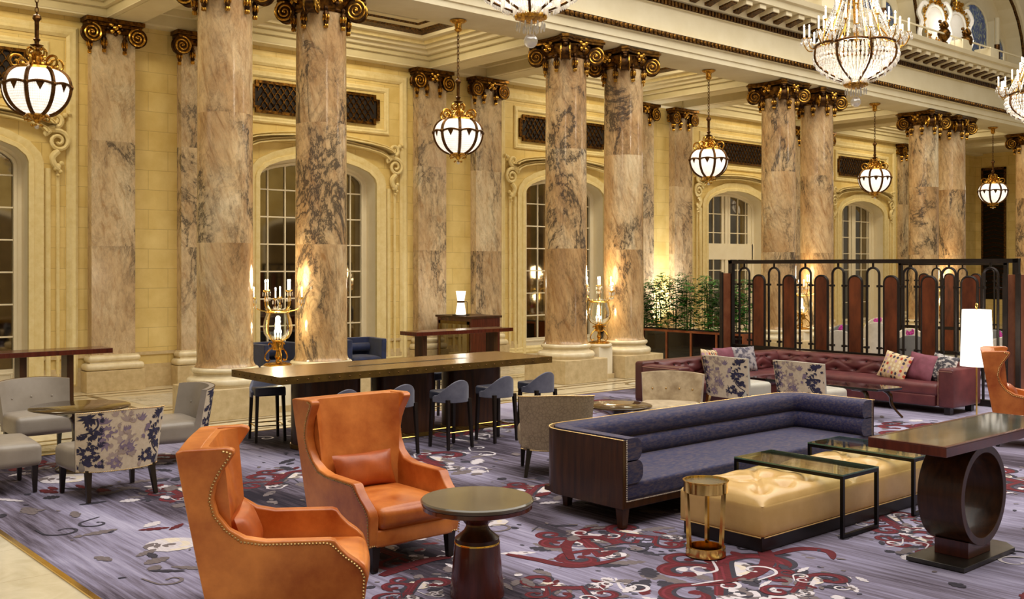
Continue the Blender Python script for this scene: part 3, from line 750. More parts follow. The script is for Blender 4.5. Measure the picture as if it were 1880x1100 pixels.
# floor
fl = MB(); fl.add([(-10, -8, 0), (46, -8, 0), (46, 20.2, 0), (-10, 20.2, 0)], [(0, 1, 2, 3)])
def strip(x0, x1, y0, y1, m, z=.002): fl.add([(x0, y0, z), (x1, y0, z), (x1, y1, z), (x0, y1, z)], [(0, 1, 2, 3)], m)
for y0, y1 in ((13.42, 13.47), (13.98, 14.04), (14.26, 14.36), (16.1, 16.2), (16.45, 16.5), (18.55, 18.6), (18.9, 19.02)): strip(-6, 42, y0, y1, 1)
for k in range(-1, 5):
    for x in (XP + k * PIT - .62, XP + k * PIT + SP + .62): strip(x - .06, x + .06, 16.2, 18.9, 1)
    for x0, x1 in ((XP + k * PIT + SP + .95, XP + k * PIT + SP + 2.6), (XP + k * PIT + SP + 3.0, XP + k * PIT + PIT - .95), (XP + k * PIT - .35, XP + k * PIT + SP + .35)): strip(x0, x1, 16.75, 18.3, 2)
    for x in (XA + k * PIT + .9, XA + k * PIT + SP / 2 + PIT / 2):
        for r0, r1, m in ((.0, .3, 2), (.3, .36, 1)):
            n_ = 28; vs_ = [(x + r * 1.5 * cos(2 * pi * q / n_), 13.72 + r * .75 * sin(2 * pi * q / n_), .003) for r in (r0 + 1e-4, r1) for q in range(n_)]
            fl.add(vs_, [(q, (q + 1) % n_, (q + 1) % n_ + n_, q + n_) for q in range(n_)], m)
struct(obj('floor', fl, ['floor', 'inlay_dk', 'inlay_lt'], fix=False))
# ------------------------------------------------------------------ carpet with woven motifs
RM = ['carpet', 'rug_red', 'rug_dark', 'rug_taupe', 'rug_pale', 'rug_cream', 'rug_rose']
CX0, CX1, CY0, CY1 = 2.52, 25.5, -4.0, 13.18
rug = MB().box(CX0, CX1, CY0, CY1, 0.001, 0.008)
rr = random.Random(5); LAY = [0]
def rz_(): LAY[0] += 1; return 0.0085 + LAY[0] * 1.3e-6
def clipok(p): return CX0 < p[0] < CX1 and CY0 < p[1] < CY1
def smooth(pts, k=6):
    out = []; L = len(pts)
    for i in range(L - 1):
        p0, p1, p2, p3 = pts[max(0, i - 1)], pts[i], pts[i + 1], pts[min(L - 1, i + 2)]
        for j in range(k):
            t = j / k
            out.append(tuple(.5 * (2 * b + (c - a) * t + (2 * a - 5 * b + 4 * c - d) * t * t + (3 * b - a - 3 * c + d) * t ** 3) for a, b, c, d in zip(p0, p1, p2, p3)))
    out.append(pts[-1]); return out
def ribbon(pts, w, m, jag=0.0):
    pts = smooth(pts); L = len(pts); z = rz_(); vs = []
    for i, p in enumerate(pts):
        q = pts[min(L - 1, i + 1)]; o = pts[max(0, i - 1)]; dx, dy = q[0] - o[0], q[1] - o[1]; l = hypot(dx, dy) or 1
        t = i / (L - 1); ww = w * (sin(pi * min(1, .12 + t * .88)) ** .6) * (1 + jag * rr.uniform(-1, 1))
        vs += [(p[0] - dy / l * ww, p[1] + dx / l * ww, z), (p[0] + dy / l * ww, p[1] - dx / l * ww, z)]
    if not all(clipok(v) for v in vs): return
    rug.add(vs, [(2 * i, 2 * i + 1, 2 * i + 3, 2 * i + 2) for i in range(L - 1)], m)
def rugribbon(pts, w):
    ribbon([(x + w * .35, y - w * .2) for x, y in pts], w * 1.35, 2); ribbon(pts, w, 1); ribbon([(x - w * .25, y + w * .1) for x, y in pts], w * .22, 6)
def swirl(cx, cy, R, a0, turns, dr, w, m, tail=0.0):
    pts = []
    if tail: pts.append((cx + R * cos(a0) - dr * -sin(a0) * tail, cy + R * sin(a0) - dr * cos(a0) * tail))
    for i in range(11):
        t = i / 10; a = a0 + dr * turns * 2 * pi * t; r = R * (1 - .72 * t); pts.append((cx + r * cos(a), cy + r * sin(a)))
    (rugribbon(pts, w) if m == 1 else ribbon(pts, w, m)); rug_dot(pts[-1], w * 1.1, m)
def rug_dot(c, r, m, n=9, sq=1.0, an=0.0, jag=.15):
    z = rz_(); vs = []
    for i in range(n):
        a = 2 * pi * i / n; q = r * (1 + jag * rr.uniform(-1, 1)); x, y = q * cos(a), q * sq * sin(a)
        vs.append((c[0] + x * cos(an) - y * sin(an), c[1] + x * sin(an) + y * cos(an), z))
    if all(clipok(v) for v in vs): rug.add(vs, [tuple(range(n))], m)
def leafm(c, L, W, an, m, lobes=3):
    z = rz_(); top = []; bot = []; N = 4 * lobes
    for i in range(N + 1):
        t = i / N; e = sin(pi * t) ** .7 * W * (1 - .35 * ((i % 4) == 0)); top.append((t * L, e)); bot.append((t * L, -e * .8))
    P = top + bot[::-1][1:-1]
    vs = [(c[0] + x * cos(an) - y * sin(an), c[1] + x * sin(an) + y * cos(an), z) for x, y in P]
    if all(clipok(v) for v in vs):
        k = len(top); o = [(0, 1, len(P) - 1)] + [(i, i + 1, len(P) - 1 - i, len(P) - i) for i in range(1, k - 2)] + [(k - 2, k - 1, k)]
        rug.add(vs, o, m)
def rose(cx, cy, R, cols):
    for ring, (rad, n, s) in enumerate(((1.0, 9, .42), (.62, 7, .36), (.3, 5, .26))):
        for i in range(n):
            a = 2 * pi * (i + .5 * ring) / n; m = cols[(i + ring) % len(cols)]
            rug_dot((cx + rad * R * .62 * cos(a), cy + rad * R * .62 * sin(a)), R * s, m, 8, .7, a + pi / 2)
    rug_dot((cx, cy), R * .16, cols[-1])
def medallion(cx, cy, S, an, full=True):
    c, s = cos(an), sin(an); T = lambda x, y: (cx + S * (x * c - y * s), cy + S * (x * s + y * c))
    for i in range(30):
        p = T(rr.uniform(-1.1, 1.1), rr.uniform(-.8, .8)); leafm(p, S * rr.uniform(.15, .5), S * rr.uniform(.05, .15), rr.uniform(0, 6.3), rr.choice((2, 3, 3, 2, 4)), 4)
    p = T(.25, .1); rose(p[0], p[1], S * .3, (4, 4, 5, 3, 2))
    p = T(-.5, -.25); rose(p[0], p[1], S * .24, (2, 3, 4))
    for (x, y, R_, a0, tu, dr, w, tl) in ((-.1, .45, .34, an - 1.2, .85, 1, .075, .7), (.55, -.15, .4, an + 2.0, .8, -1, .085, .8), (-.75, .1, .3, an + .6, .9, 1, .065, .5), (.35, .62, .22, an + 3.6, .9, -1, .05, .4)):
        p = T(x, y); swirl(p[0], p[1], S * R_, a0, tu, dr, S * w, 1, S * tl)
    for i in range(5):
        p = T(rr.uniform(-.9, .9), rr.uniform(-.6, .6)); leafm(p, S * rr.uniform(.2, .36), S * .07, rr.uniform(0, 6.3), 1, 2)
    for i in range(3):
        p = T(rr.uniform(-.9, .9), rr.uniform(-.7, .7)); swirl(p[0], p[1], S * .16, rr.uniform(0, 6.3), .9, rr.choice((1, -1)), S * .022, rr.choice((2, 4, 4)), S * .3)
    for i in range(10):
        a = rr.uniform(0, 6.3); q = T(1.25 * cos(a), .95 * sin(a)); rug_dot(q, S * rr.uniform(.03, .07), rr.choice((2, 3)), 6, .6, rr.uniform(0, 3))
for px, py, S, an in ((1090, 1000, .62, .7), (1340, 1060, .75, .3), (720, 1015, .5, 1.2), (520, 880, .6, .4), (800, 850, .75, .9), (980, 905, .55, .2), (260, 850, .55, .6), (330, 905, .42, 1.1), (1700, 1000, .45, .8),
                    (150, 850, .5, .2), (880, 790, .8, .3), (640, 830, .8, 1.0), (1180, 985, .45, 1.6), (1850, 880, .7, .9), (1690, 790, .8, .1), (1640, 960, .45, .5), (1040, 1080, .4, 2.0), (760, 1085, .35, .3), (1130, 800, .8, .6), (1480, 1075, .4, 0), (470, 960, .4, .2), (1080, 745, .9, .3)):
    x, y = floor_at(px, py); medallion(x, y, S, an)
def pxr(pts, w, m): ribbon([floor_at(*p) for p in pts], w, m)
pxr([(930, 1020), (985, 1030), (1050, 1042), (1110, 1035), (1150, 1025)], .045, 1)
pxr([(1050, 1030), (1040, 1005), (1060, 990), (1100, 990), (1130, 1000), (1120, 1004)], .05, 1)
pxr([(700, 1060), (740, 1045), (790, 1030), (830, 1026)], .06, 1)
pxr([(1330, 990), (1385, 1000), (1410, 1030), (1380, 1060), (1300, 1075)], .06, 1)
pxr([(1420, 1020), (1470, 1010), (1520, 1015), (1530, 1030)], .05, 1)
for px, py, S in ((315, 1002, .24), (120, 880, .3), (590, 812, .4), (900, 960, .18)):
    x, y = floor_at(px, py); rose(x, y, S, (4, 4, 5, 4, 3))
for px, py in ((80, 870), (150, 905), (230, 900), (60, 930), (300, 975), (250, 1035), (330, 880), (200, 850), (110, 845), (290, 925)):
    x, y = floor_at(px, py)
    for q in range(5): leafm((x + rr.uniform(-.35, .35), y + rr.uniform(-.35, .35)), rr.uniform(.15, .4), rr.uniform(.04, .1), rr.uniform(0, 6.3), rr.choice((2, 3, 4, 3, 1)), 4)
for i in range(620):
    x, y = rr.uniform(2.8, 17), rr.uniform(2, 12.9); q = rr.random()
    if q < .62: rug_dot((x, y), rr.uniform(.02, .05), rr.choice((2, 3, 3, 2)), 6, rr.uniform(.4, .8), rr.uniform(0, 3), .3)
    elif q < .85: leafm((x, y), rr.uniform(.12, .3), rr.uniform(.03, .07), rr.uniform(0, 6.3), rr.choice((2, 3, 1)))
    else: swirl(x, y, rr.uniform(.08, .18), rr.uniform(0, 6), .8, rr.choice((1, -1)), .015, rr.choice((2, 3, 4)), .2)
ro = obj('carpet', rug, RM, fix=False)
tag(ro, 'large purple-grey streaked carpet with burgundy scrolls under all the lounge furniture', 'carpet')
bs = MB().box(CX0 - .045, CX0, CY0, CY1, 0.001, 0.014); bs.box(CX0 - .045, CX1, CY1, CY1 + .03, 0.001, 0.014)
struct(obj('trim_3', bs, 'brass'))
# ------------------------------------------------------------------ seating
def nails(mb, pts, nrm, r=.0085, step=.03, m=0):
    # small domes every `step` along a polyline
    acc = 0.0; pts = [Vector(p) for p in pts]; nrm = Vector(nrm).normalized()
    a = nrm.orthogonal().normalized(); b = nrm.cross(a)
    for p, q in zip(pts, pts[1:]):
        L = (q - p).length
        while acc < L:
            c = p + (q - p) * (acc / L); vs = [c + nrm * r * .95]
            for k in range(6): g = k * pi / 3; vs.append(c + (a * cos(g) + b * sin(g)) * r)
            mb.add(vs, [(0, 1 + k, 1 + (k + 1) % 6) for k in range(6)], m); acc += step
        acc -= L

def pillow_mb(w, h, t, n=14, puff=.5):
    mb = MB()
    def S(sg):
        def f(u, v):
            a, b = 2 * u - 1, 2 * v - 1
            pin = 1 - .10 * (1 - abs(a)) ** 0 * (abs(b) ** 4) * (1 - a * a) - .0
            x = a * w / 2 * (1 - .07 * (1 - b * b) ) if False else a * w / 2 * (1 - .06 * (1 - abs(b)) * abs(a))
            z = b * h / 2 * (1 - .06 * (1 - abs(a)) * abs(b))
            th = t / 2 * ((1 - abs(a) ** 2.6) * (1 - abs(b) ** 2.6)) ** puff
            th *= 1 + .05 * sin(7 * a + 3 * b) * (1 - a * a)
            return (x, sg * th, z + h / 2)
        return f
    mb.grid(S(-1), n, n, 0); mb.grid(S(1), n, n, 0, True)
    return mb

# wing chair side outline in (depth y: 0 front .. back, height z)
WING = [(0.03, .19), (0.0, .42), (.02, .47), (.06, .51), (.115, .55), (.165, .60), (.195, .645), (.225, .655), (.60, .66), (.72, .685), (.81, .745), (.875, .84), (.90, .94), (.885, 1.03), (.845, 1.12), (.795, 1.20), (.775, 1.235), (.785, 1.262), (.825, 1.272), (1.07, 1.262), (1.115, 1.25), (1.06, .9), (.99, .5), (.93, .19)]
WING = [(a, b if b < .66 else .66 + (b - .66) * .925) for a, b in WING]
def make_wing():
    t = thing('wingback_armchair', '', 'armchair')
    W = .415                                            # half width at seat height, outer
    lean = lambda z: .085 * max(0, (z - .3)) ** 1.2
    body = MB()
    for s in (-1, 1):
        body_side = MB()
        body.prism(WING, lambda a, b, q: (s * (W + .06 * (b - .19) - q * (1.0 if b < .7 else .9)), a, b), 0, .085)
    # back slab between the wings
    def bk(off):
        def f(u, v):
            z = .19 + v * (1.213 - .19); x = (2 * u - 1) * (W + .06 * (z - .19) - .01); yb = .925 + .185 * min(1, (z - .19) / 1.06)
            c = .015 * (1 - (2 * u - 1) ** 2)
            return (x, yb - off + c * (1 if off < .05 else .6) - (0 if off < .05 else 0.02 * (1 - abs(2 * u - 1) ** 3) * sin(pi * v)), z)
        return f
    body.sheet(bk(0), bk(.13), 10, 10)
    body.rbox((0, .48, .25), (2 * W - .1, .92, .13), .02, 2, 0, k=2)
    bo = obj('frame', body, 'orange', t, 0.022, segs=3)
    pd = MB()
    def ib(off):
        def f(u, v):
            z = .42 + v * .79; a = 2 * u - 1; x = a * (W - .075 + .06 * (z - .19)); wing = .16 * max(0, abs(a) - .72) ** 1.6 * 6 * (0.2 + .8 * v)
            return (x, .795 + .155 * v - wing * .8 - .015 * sin(pi * v) * (1 - a * a) - off, z)
        return f
    pd.sheet(ib(-.08), ib(0), 16, 10); obj('inside_back', pd, 'orange', t)
    seat = MB().rbox((0, .42, .395), (2 * W - .17, .84, .17), .055, 4, 0, (0, .02, .03)); obj('seat_cushion', seat, 'orange', t)
    for s in (-1, 1):
        nt = MB(); ol = [(s * (W + .06 * (b - .19) + .004), a, b) for a, b in [(x + (.024 if 0 < i < 19 else 0), y - (.02 if 5 < i < 10 or i > 16 else .004)) for i, (x, y) in enumerate(WING[:20])]]
        nails(nt, ol[0:1] + ol[1:19], (s, 0, 0), .0088, .021)
        obj('nailhead_trim', nt, 'nail', t)
    nt = MB(); nails(nt, [(-W + .01, .026, .205), (W - .01, .026, .205)], (0, -1, 0), .0075, .019)
    obj('nailhead_trim', nt, 'nail', t)
    for x, y, b in ((-.35, .06, 0), (.35, .06, 0), (-.34, .87, .05), (.34, .87, .05)):
        obj('leg', MB().taper((x, y, .2), (x, y + b, 0), .036, .022), 'black_leg', t)
    return t
wc = make_wing()
def put(o, loc, rz, label, group=None):
    o.location = loc; o.rotation_euler = (0, 0, rz); o['label'] = label
    if group: o['group'] = group
    return o
# chair faces its local -y; local front edge at y = 0
def wing_at(o, front, face, label):                    # front = floor point under the front edge middle
    rz = face + pi / 2
    return put(o, (front[0], front[1], 0), rz, label, 'orange leather wing chairs')
wing_at(wc, (4.62, 6.42), radians(-91), 'orange leather wing chair facing the camera, with its seat and lumbar cushion fully in view')
F1 = (3.64, 5.61); A1_ = radians(-32)
w1 = wing_at(copy_tree(wc), F1, A1_, 'nearest orange leather wing chair at lower left, turned to show its nail-studded side')
F3 = (14.02, 5.16); A3_ = radians(-65)
w3 = wing_at(copy_tree(wc), F3, A3_, 'orange leather wing chair at the right edge beside the white floor lamp')
lum = pillow_mb(.56, .29, .17); 
def lumbar(front, face, label):
    rz = face + pi / 2; o = obj('lumbar_pillow', lum, 'orange_dk'); o.rotation_euler = (radians(-18), 0, rz)
    lx, ly = 0, .71; o.location = (front[0] + lx * cos(rz) - ly * sin(rz), front[1] + lx * sin(rz) + ly * cos(rz), .5)
    return tag(o, label, 'pillow', 'leather lumbar pillows')
lumbar((4.62, 6.42), radians(-91), 'leather lumbar pillow on the wing chair that faces the camera')
lumbar(F1, A1_, 'leather lumbar pillow on the nearest wing chair, seen end on')
lumbar(F3, A3_, 'leather lumbar pillow on the wing chair at the right edge')

# ---- upholstered accent chairs (grey leather inside, printed linen back)
def print_back(mb, surf, hw, hh, dens):
    # floral print built on the surface: surf(a, b, off); a across, b up (metres)
    r = random.Random(3)
    K = [0]
    def blob(pts, m):
        K[0] += 1; off = .0012 + K[0] * 4e-6
        pts = [(max(-hw * .985, min(hw * .985, a)), max(.012, min(hh * .985, b))) for a, b in pts]
        c = (sum(p[0] for p in pts) / len(pts), sum(p[1] for p in pts) / len(pts)); vs = [surf(c[0], c[1], off)] + [surf(a, b, off) for a, b in pts]; n = len(pts)
        mb.add(vs, [(0, 1 + i, 1 + (i + 1) % n) for i in range(n)], m)
    def leaf(a, b, L, W, an, m):
        L *= .8; W *= .8
        c, s = cos(an), sin(an); P = [(0, 0), (.3, .5), (.62, .42), (1, 0), (.62, -.42), (.3, -.5)]
        blob([(a + (x * L) * c - (y * W) * s, b + (x * L) * s + (y * W) * c) for x, y in P], m)
    def spray(a, b, an, n, L, m):
        for i in range(n): leaf(a, b, L * r.uniform(.7, 1.1), L * .3, an + (i - (n - 1) / 2) * .45 + r.uniform(-.1, .1), m)
    def peony(a, b, R, m):
        for i in range(8):
            g = i * pi / 4 + r.uniform(-.2, .2); leaf(a + .25 * R * cos(g), b + .25 * R * sin(g), R * .85, R * .62, g, m)
        for i in range(9): g = r.uniform(0, 6.3); leaf(a + R * .8 * cos(g), b + R * .8 * sin(g), R * .55, R * .2, g, m)
    def branch(P, w, m):
        P = smooth(P, 4)
        for p, q in zip(P, P[1:]):
            dx, dy = q[0] - p[0], q[1] - p[1]; l = hypot(dx, dy) or 1; nx, ny = -dy / l * w, dx / l * w
            blob([(p[0] + nx, p[1] + ny), (q[0] + nx, q[1] + ny), (q[0] - nx, q[1] - ny), (p[0] - nx, p[1] - ny)], m)
    H = hh
    sc = hw / .4
    def X(a): return a * sc
    # faded sprays in the middle, dark ones at both sides
    peony(X(.02), H * .55, .1, 3); spray(X(0), H * .8, 1.57, 5, .12, 3); spray(X(.1), H * .9, 1.2, 4, .09, 3); peony(X(.12), H * .22, .075, 3)
    spray(X(-.12), H * .8, 1.7, 5, .11, 2); peony(X(.18), H * .66, .075, 2); spray(X(.2), H * .8, 1.5, 6, .12, 2); spray(X(.19), H * .5, -1.3, 5, .12, 2); peony(X(.1), H * .14, .07, 2); peony(X(-.02), H * .36, .08, 2)
    branch([(X(-.1), H * .3), (X(0), H * .36), (X(.06), H * .42), (X(.02), H * .5)], .008, 2)
    peony(X(-.27), H * .55, .085, 1); spray(X(-.34), H * .88, 1.2, 6, .12, 1); spray(X(-.33), H * .9, -.4, 5, .1, 1); peony(X(-.2), H * .2, .075, 1); spray(X(-.34), H * .1, .8, 6, .11, 1); spray(X(-.34), H * .32, .9, 5, .1, 1)
    branch([(X(-.36), H * .2), (X(-.3), H * .3), (X(-.26), H * .42), (X(-.27), H * .5)], .006, 1)
    spray(X(.3), H * .92, -.9, 6, .13, 1); spray(X(.34), H * .9, 3.4, 6, .12, 1); branch([(X(.26), H * .9), (X(.25), H * .78), (X(.3), H * .68), (X(.37), H * .64)], .008, 1)
    peony(X(.32), H * .33, .08, 1); spray(X(.24), H * .5, 2.4, 5, .09, 1); spray(X(.34), H * .12, 1.9, 6, .1, 1); spray(X(.36), H * .55, 1.5, 4, .09, 1)
    for i in range(60):
        a, b = r.choice((-1, 1)) * r.uniform(.22, .39), r.uniform(.03, H); spray(X(a), b, r.uniform(0, 6.3), 4, r.uniform(.045, .08), 1)
    for i in range(30): spray(X(r.uniform(-.22, .25)), r.uniform(.05, H), r.uniform(0, 6.3), 4, r.uniform(.05, .08), r.choice((2, 3)))

def make_accent(name, inner, outer, leg, floral, cat='chair', hw=.44, top=.92, curl=.19, depth=.74, nail=True, buttons=0, seatm=None, splay=.05):
    t = thing(name, '', cat); yb = depth
    zb = .28
    def outs(a, b, off):                                # a in metres across, b height above zb
        u = a / hw; v = b / (top - zb)
        x = a * (.93 + .09 * v); y = yb + .09 * v - curl * abs(u) ** 3; z = zb + b - .025 * (abs(u) ** 2) * max(0, v)
        return (x * 1.0, y + off, z)
    H = top - zb
    fo = lambda u, v: outs((2 * u - 1) * hw, v * H, 0)
    def fi(u, v):
        a = (2 * u - 1) * hw * .985; p = outs(a, v * H, 0); return (p[0] * .97, p[1] - .085 * (1 - .25 * v) - .02 * sin(pi * v) * (1 - (2 * u - 1) ** 2), p[2])
    mb = MB(); mb.sheet(fo, fi, 16, 10, 1, 0, 0)
    # rounded top roll
    if floral:
        pm = MB(); print_back(pm, outs, hw, H, 1); k0_ = len(mb.v); mb.v += pm.v; mb.f += [tuple(i + k0_ for i in f) for f in pm.f]; mb.mi += [m + 1 for m in pm.mi]
    bo = obj('backrest', mb, [inner, outer, 'navy_ink', 'mauve_ink', 'taupe_ink'] if floral else [inner, outer], t)
    if buttons:
        bm_ = MB()
        for r_ in range(1):
            for q in range(buttons): p = fi((q + .7) / (buttons + .4), .62); bm_.ball((p[0], p[1] - .002, p[2]), (.014, .008, .014), 8, 5)
        obj('button', bm_, inner if leg != 'black_leg' or not floral else 'grey_lea', bo) if False else obj('button', bm_, 'nail' if inner == 'beige_vel' else inner, bo)
    sm = MB().rbox((0, yb / 2 - .06, .385), (2 * hw * .96, yb - .10, .23), .055, 4, 0, (0, .01, .035), fn=lambda q: (q[0] * (1 - .16 * max(0, (q[1] - yb * .4) / yb)), q[1], q[2]))
    obj('seat', sm, seatm or inner, t)
    if nail:
        nm = MB(); nails(nm, [fo(i / 24, 1.0) for i in range(25)], (0, 1, 0), .007, .016); obj('nailhead_trim', nm, 'nail', t); nm = MB(); nails(nm, [fo(i / 24, 0.01) for i in range(25)], (0, 1, 0), .007, .016); obj('nailhead_trim', nm, 'nail', t)
    for x, y, b, c in ((-hw * .8, .05, 0, -.01), (hw * .8, .05, 0, .01), (-hw * .72, yb - .12, .07, -splay * .4), (hw * .72, yb - .12, .07, splay * .4)):
        obj('leg', MB().taper((x, y, .3), (x + c, y + b, 0), .03, .018), leg, t)
    return t
fc = make_accent('floral_back_chair', 'grey_lea', 'cream_fab', 'black_leg', True, buttons=3, top=.89)
G1 = 'grey leather chairs with floral backs at the left round table'
put(fc, (3.76, 10.93, 0), pi + radians(2), 'floral-backed grey chair with its whole back to the camera, at left beside the round table', G1)
put(copy_tree(fc), (4.58, 11.86, 0), -pi / 2 - radians(6), 'grey chair facing left with a sliver of floral back, right of the left round table', G1)
put(copy_tree(fc), (3.98, 13.05, 0), radians(4), 'grey button-backed chair facing the camera behind the left round table', G1)
put(copy_tree(fc), (3.28, 11.45, 0), pi / 2 - radians(4), 'grey chair cut by the left edge, only its seat front showing', G1)
fw = make_accent('floral_back_chair', 'white_lea', 'cream_fab', 'brass', True, nail=False, seatm='white_lea')
G2 = 'pale chairs with floral backs at the burgundy sofa'
put(fw, (13.6, 9.86, 0), pi / 2 + pi - pi + radians(-2), 'floral-backed pale chair left of its twin, before the burgundy sofa corner', G2)
put(copy_tree(fw), (13.72, 8.62, 0), pi / 2 + radians(-2), 'floral-backed pale chair right of its twin, behind the navy sofa', G2)
bc = make_accent('barrel_chair', 'beige_pat', 'beige_pat', 'black_leg', False, hw=.41, top=.9, curl=.2, splay=.12)
put(bc, (8.16, 8.69, 0), radians(142), 'patterned beige barrel chair with nailheads, back to the camera, left of the navy sofa', None)
bv = make_accent('tufted_chair', 'beige_vel', 'beige_vel', 'black_leg', False, hw=.42, top=.88, curl=.1, buttons=4)
put(bv, (10.15, 8.68, 0), -pi / 2 + radians(32), 'mottled beige velvet chair with brass buttons, seen above the navy sofa back', None)

# ---- navy sofa with wooden shell
def arc(cx, cy, r, a0, a1, n=8): return [(cx + r * cos(a0 + (a1 - a0) * i / n), cy + r * sin(a0 + (a1 - a0) * i / n)) for i in range(n + 1)]
def u_path(w, d, r):                                    # from front left, round the back, to front right (travel clockwise seen from above)
    return [(0, 0)] + arc(r, d - r, r, pi, pi / 2) + arc(w - r, d - r, r, pi / 2, 0) + [(w, 0)]
t = thing('curved_end_sofa', 'long navy upholstered sofa with dark wood shell and rounded back corners, mid lounge', 'sofa', (6.6, 6.12, 0))
SW, SD = 4.18, 1.12
P = u_path(SW, SD, .3); P = [P[0], (0, .3), (0, .6)] + P[1:-1] + [(SW, .6), (SW, .3), P[-1]]
m = MB().sweep(P, [(0, .17), (0, .775), (-.045, .775), (-.045, .17)]); m.box(.003, SW - .003, .003, .06, .168, .24); m.box(.05, SW - .05, .06, SD - .06, .172, .22)
obj('wood_shell', m, 'dark_wood', t, .006)
def rollprof(o0, o1, z0, z1, r=.07, n=5):
    pts = []
    for cx, cz, a in ((o0 - r * 0 - .0, z0, 0),): pass
    c = [(-o1 + r, z0 + r, pi, 1.5 * pi), (-o0 - .0 - .01, z0 + .01, 1.5 * pi, 1.5 * pi), (-o0 - .01, z1 - .01, pi / 2, pi / 2), (-o1 + r, z1 - r, pi / 2, pi)]
    for x, z, a0, a1 in c:
        for i in range(n + 1 if a0 != a1 else 1):
            a = a0 + (a1 - a0) * (i / n if a0 != a1 else 0); rr_ = r if a0 != a1 else .01
            pts.append((x + rr_ * cos(a), z + rr_ * sin(a)))
    return pts
obj('upper_back_roll', MB().sweep(P, rollprof(.045, .25, .58, .785, .085)), 'blue_sofa', t)
obj('lower_back_roll', MB().sweep(P, rollprof(.045, .265, .385, .59, .085)), 'blue_sofa', t)
obj('seat_cushion', MB().rbox((SW / 2, SD / 2 - .05, .315), (SW - .1, SD - .12, .16), .03, 3, 0, (0, 0, .02)), 'blue_sofa', t)
obj('seat_front', MB().rbox((SW / 2, .05, .305), (SW - .09, .07, .155), .01, 2, 0), 'blue_sofa', t)
nm = MB()
nails(nm, [(p[0] + (.0), p[1], .778) for p in P], (0, 0, 1), .007, .016); obj('nailhead_trim', nm, 'nail', t); nm = MB()
for x in (.05, SW - .05): nails(nm, [(x, -.003, .24), (x, -.003, .77)], (0, -1, 0), .007, .016)
nails(nm, [(.05, -.003, .235), (SW - .05, -.003, .235)], (0, -1, 0), .006, .016)
obj('nailhead_trim', nm, 'nail_silver', t)
for x, y in ((.05, .05), (SW - .05, .05), (.3, SD - .12), (SW - .3, SD - .12), (SW / 2, .06)): obj('leg', MB().taper((x, y, .2), (x, y, 0), .045, .03), 'dark_wood', t)

# ---- tufting helper
def tufted(mb, org, ua, va, na, w, h, nu, nv, rows, cols, depth, crown, m=0, edge=.12):
    org, ua, va, na = Vector(org), Vector(ua), Vector(va), Vector(na)
    B = []
    for r in range(rows):
        for c in range(cols - (r % 2)): B.append(((c + .5 + .5 * (r % 2)) / cols * w, (r + .5) / rows * h))
    sx, sy = w / cols, h / rows
    def f(u, v):
        x, y = u * w, v * h
        e = min(1, min(u, 1 - u) * w / edge) ; e2 = min(1, min(v, 1 - v) * h / edge); base = crown * sqrt(max(0, (1 - (1 - e) ** 2) * (1 - (1 - e2) ** 2)))
        d = 0
        for bx, by in B:
            q = ((x - bx) / sx) ** 2 + ((y - by) / sy) ** 2; d += exp(-q * 22) * .75 + exp(-q * 5) * .35
        # diagonal pleats joining neighbouring buttons
        p1 = abs(((x / sx - .5) + (y / sy - .5)) / 2 % 1.0); p1 = min(p1, 1 - p1); p2 = abs(((x / sx - .5) - (y / sy - .5)) / 2 % 1.0); p2 = min(p2, 1 - p2)
        inn = 1 if (sx * .4 < x < w - sx * .4 and sy * .4 < y < h - sy * .4) else 0
        d += inn * (.32 * exp(-(p1 * 16) ** 2) + .32 * exp(-(p2 * 16) ** 2))
        return org + ua * x + va * y + na * (base - depth * min(1.25, d) * min(1, e * 1.5) * min(1, e2 * 1.5))
    mb.grid(f, nu, nv, m)
    return [f(bx / w, by / h) for bx, by in B]

# ---- burgundy sectional
t = thing('sectional_sofa', 'burgundy leather button-tufted corner sofa under the arched screen', 'sofa', (0, 0, 0))
X_, Y_ = (12.52, 15.5, 16.42), (7.5, 10.4, 11.32)
m = MB(); m.rbox((16.34, 9.41, .44), (.2, 3.82, .64), .05, 3); m.rbox((14.45, 11.24, .44), (3.9, .2, .64), .05, 3)
obj('back_frame', m, 'burg_dk', t)
obj('base', MB().box(15.56, 16.36, 7.6, 11.2, .12, .3).box(12.6, 16.3, 10.46, 11.2, .12, .3), 'burg_dk', t)
ar = obj('armrest', MB().rbox((15.97, 7.6, .41), (.94, .24, .6), .03, 3), 'burg', t)
st = MB()
for z in (.70,): st.tube([(15.497, 7.5, z - .03), (15.497, 7.72, z - .03), (15.497, 7.72, .14)], .004, 4)
obj('stitching', st, 'thread', ar)
ar = obj('armrest', MB().rbox((12.64, 10.86, .41), (.26, .94, .6), .03, 3), 'burg', t)
st = MB(); st.tube([(12.507, 10.41, .68), (12.507, 11.3, .68)], .004, 4); st.tube([(12.507, 10.42, .68), (12.507, 10.42, .14)], .004, 4); obj('stitching', st, 'thread', ar)
obj('seat_cushion', MB().rbox((15.9, 9.55, .36), (.78, 3.62, .2), .06, 4, 0, (0, 0, .03)), 'burg', t)
obj('seat_cushion', MB().rbox((14.15, 10.82, .355), (2.78, .8, .2), .06, 4, 0, (0, 0, .03)), 'burg', t)
obj('front_panel', MB().rbox((15.53, 9.1, .2), (.05, 2.65, .17), .015, 2), 'burg', t)
bt = MB()
m = MB(); b = tufted(m, (16.12, 11.2, .44), (0, -1, 0), (.12, 0, .99), (-1, 0, .1), 3.45, .32, 110, 22, 2, 9, .05, .1)
m.box(16.13, 16.3, 7.75, 11.2, .4, .745)
o = obj('tufted_back', m, 'burg', t)
for p in b: bt.ball(p + Vector((-.012, 0, 0)), (.012, .016, .016), 7, 5)
obj('button', bt, 'button', o); bt = MB()
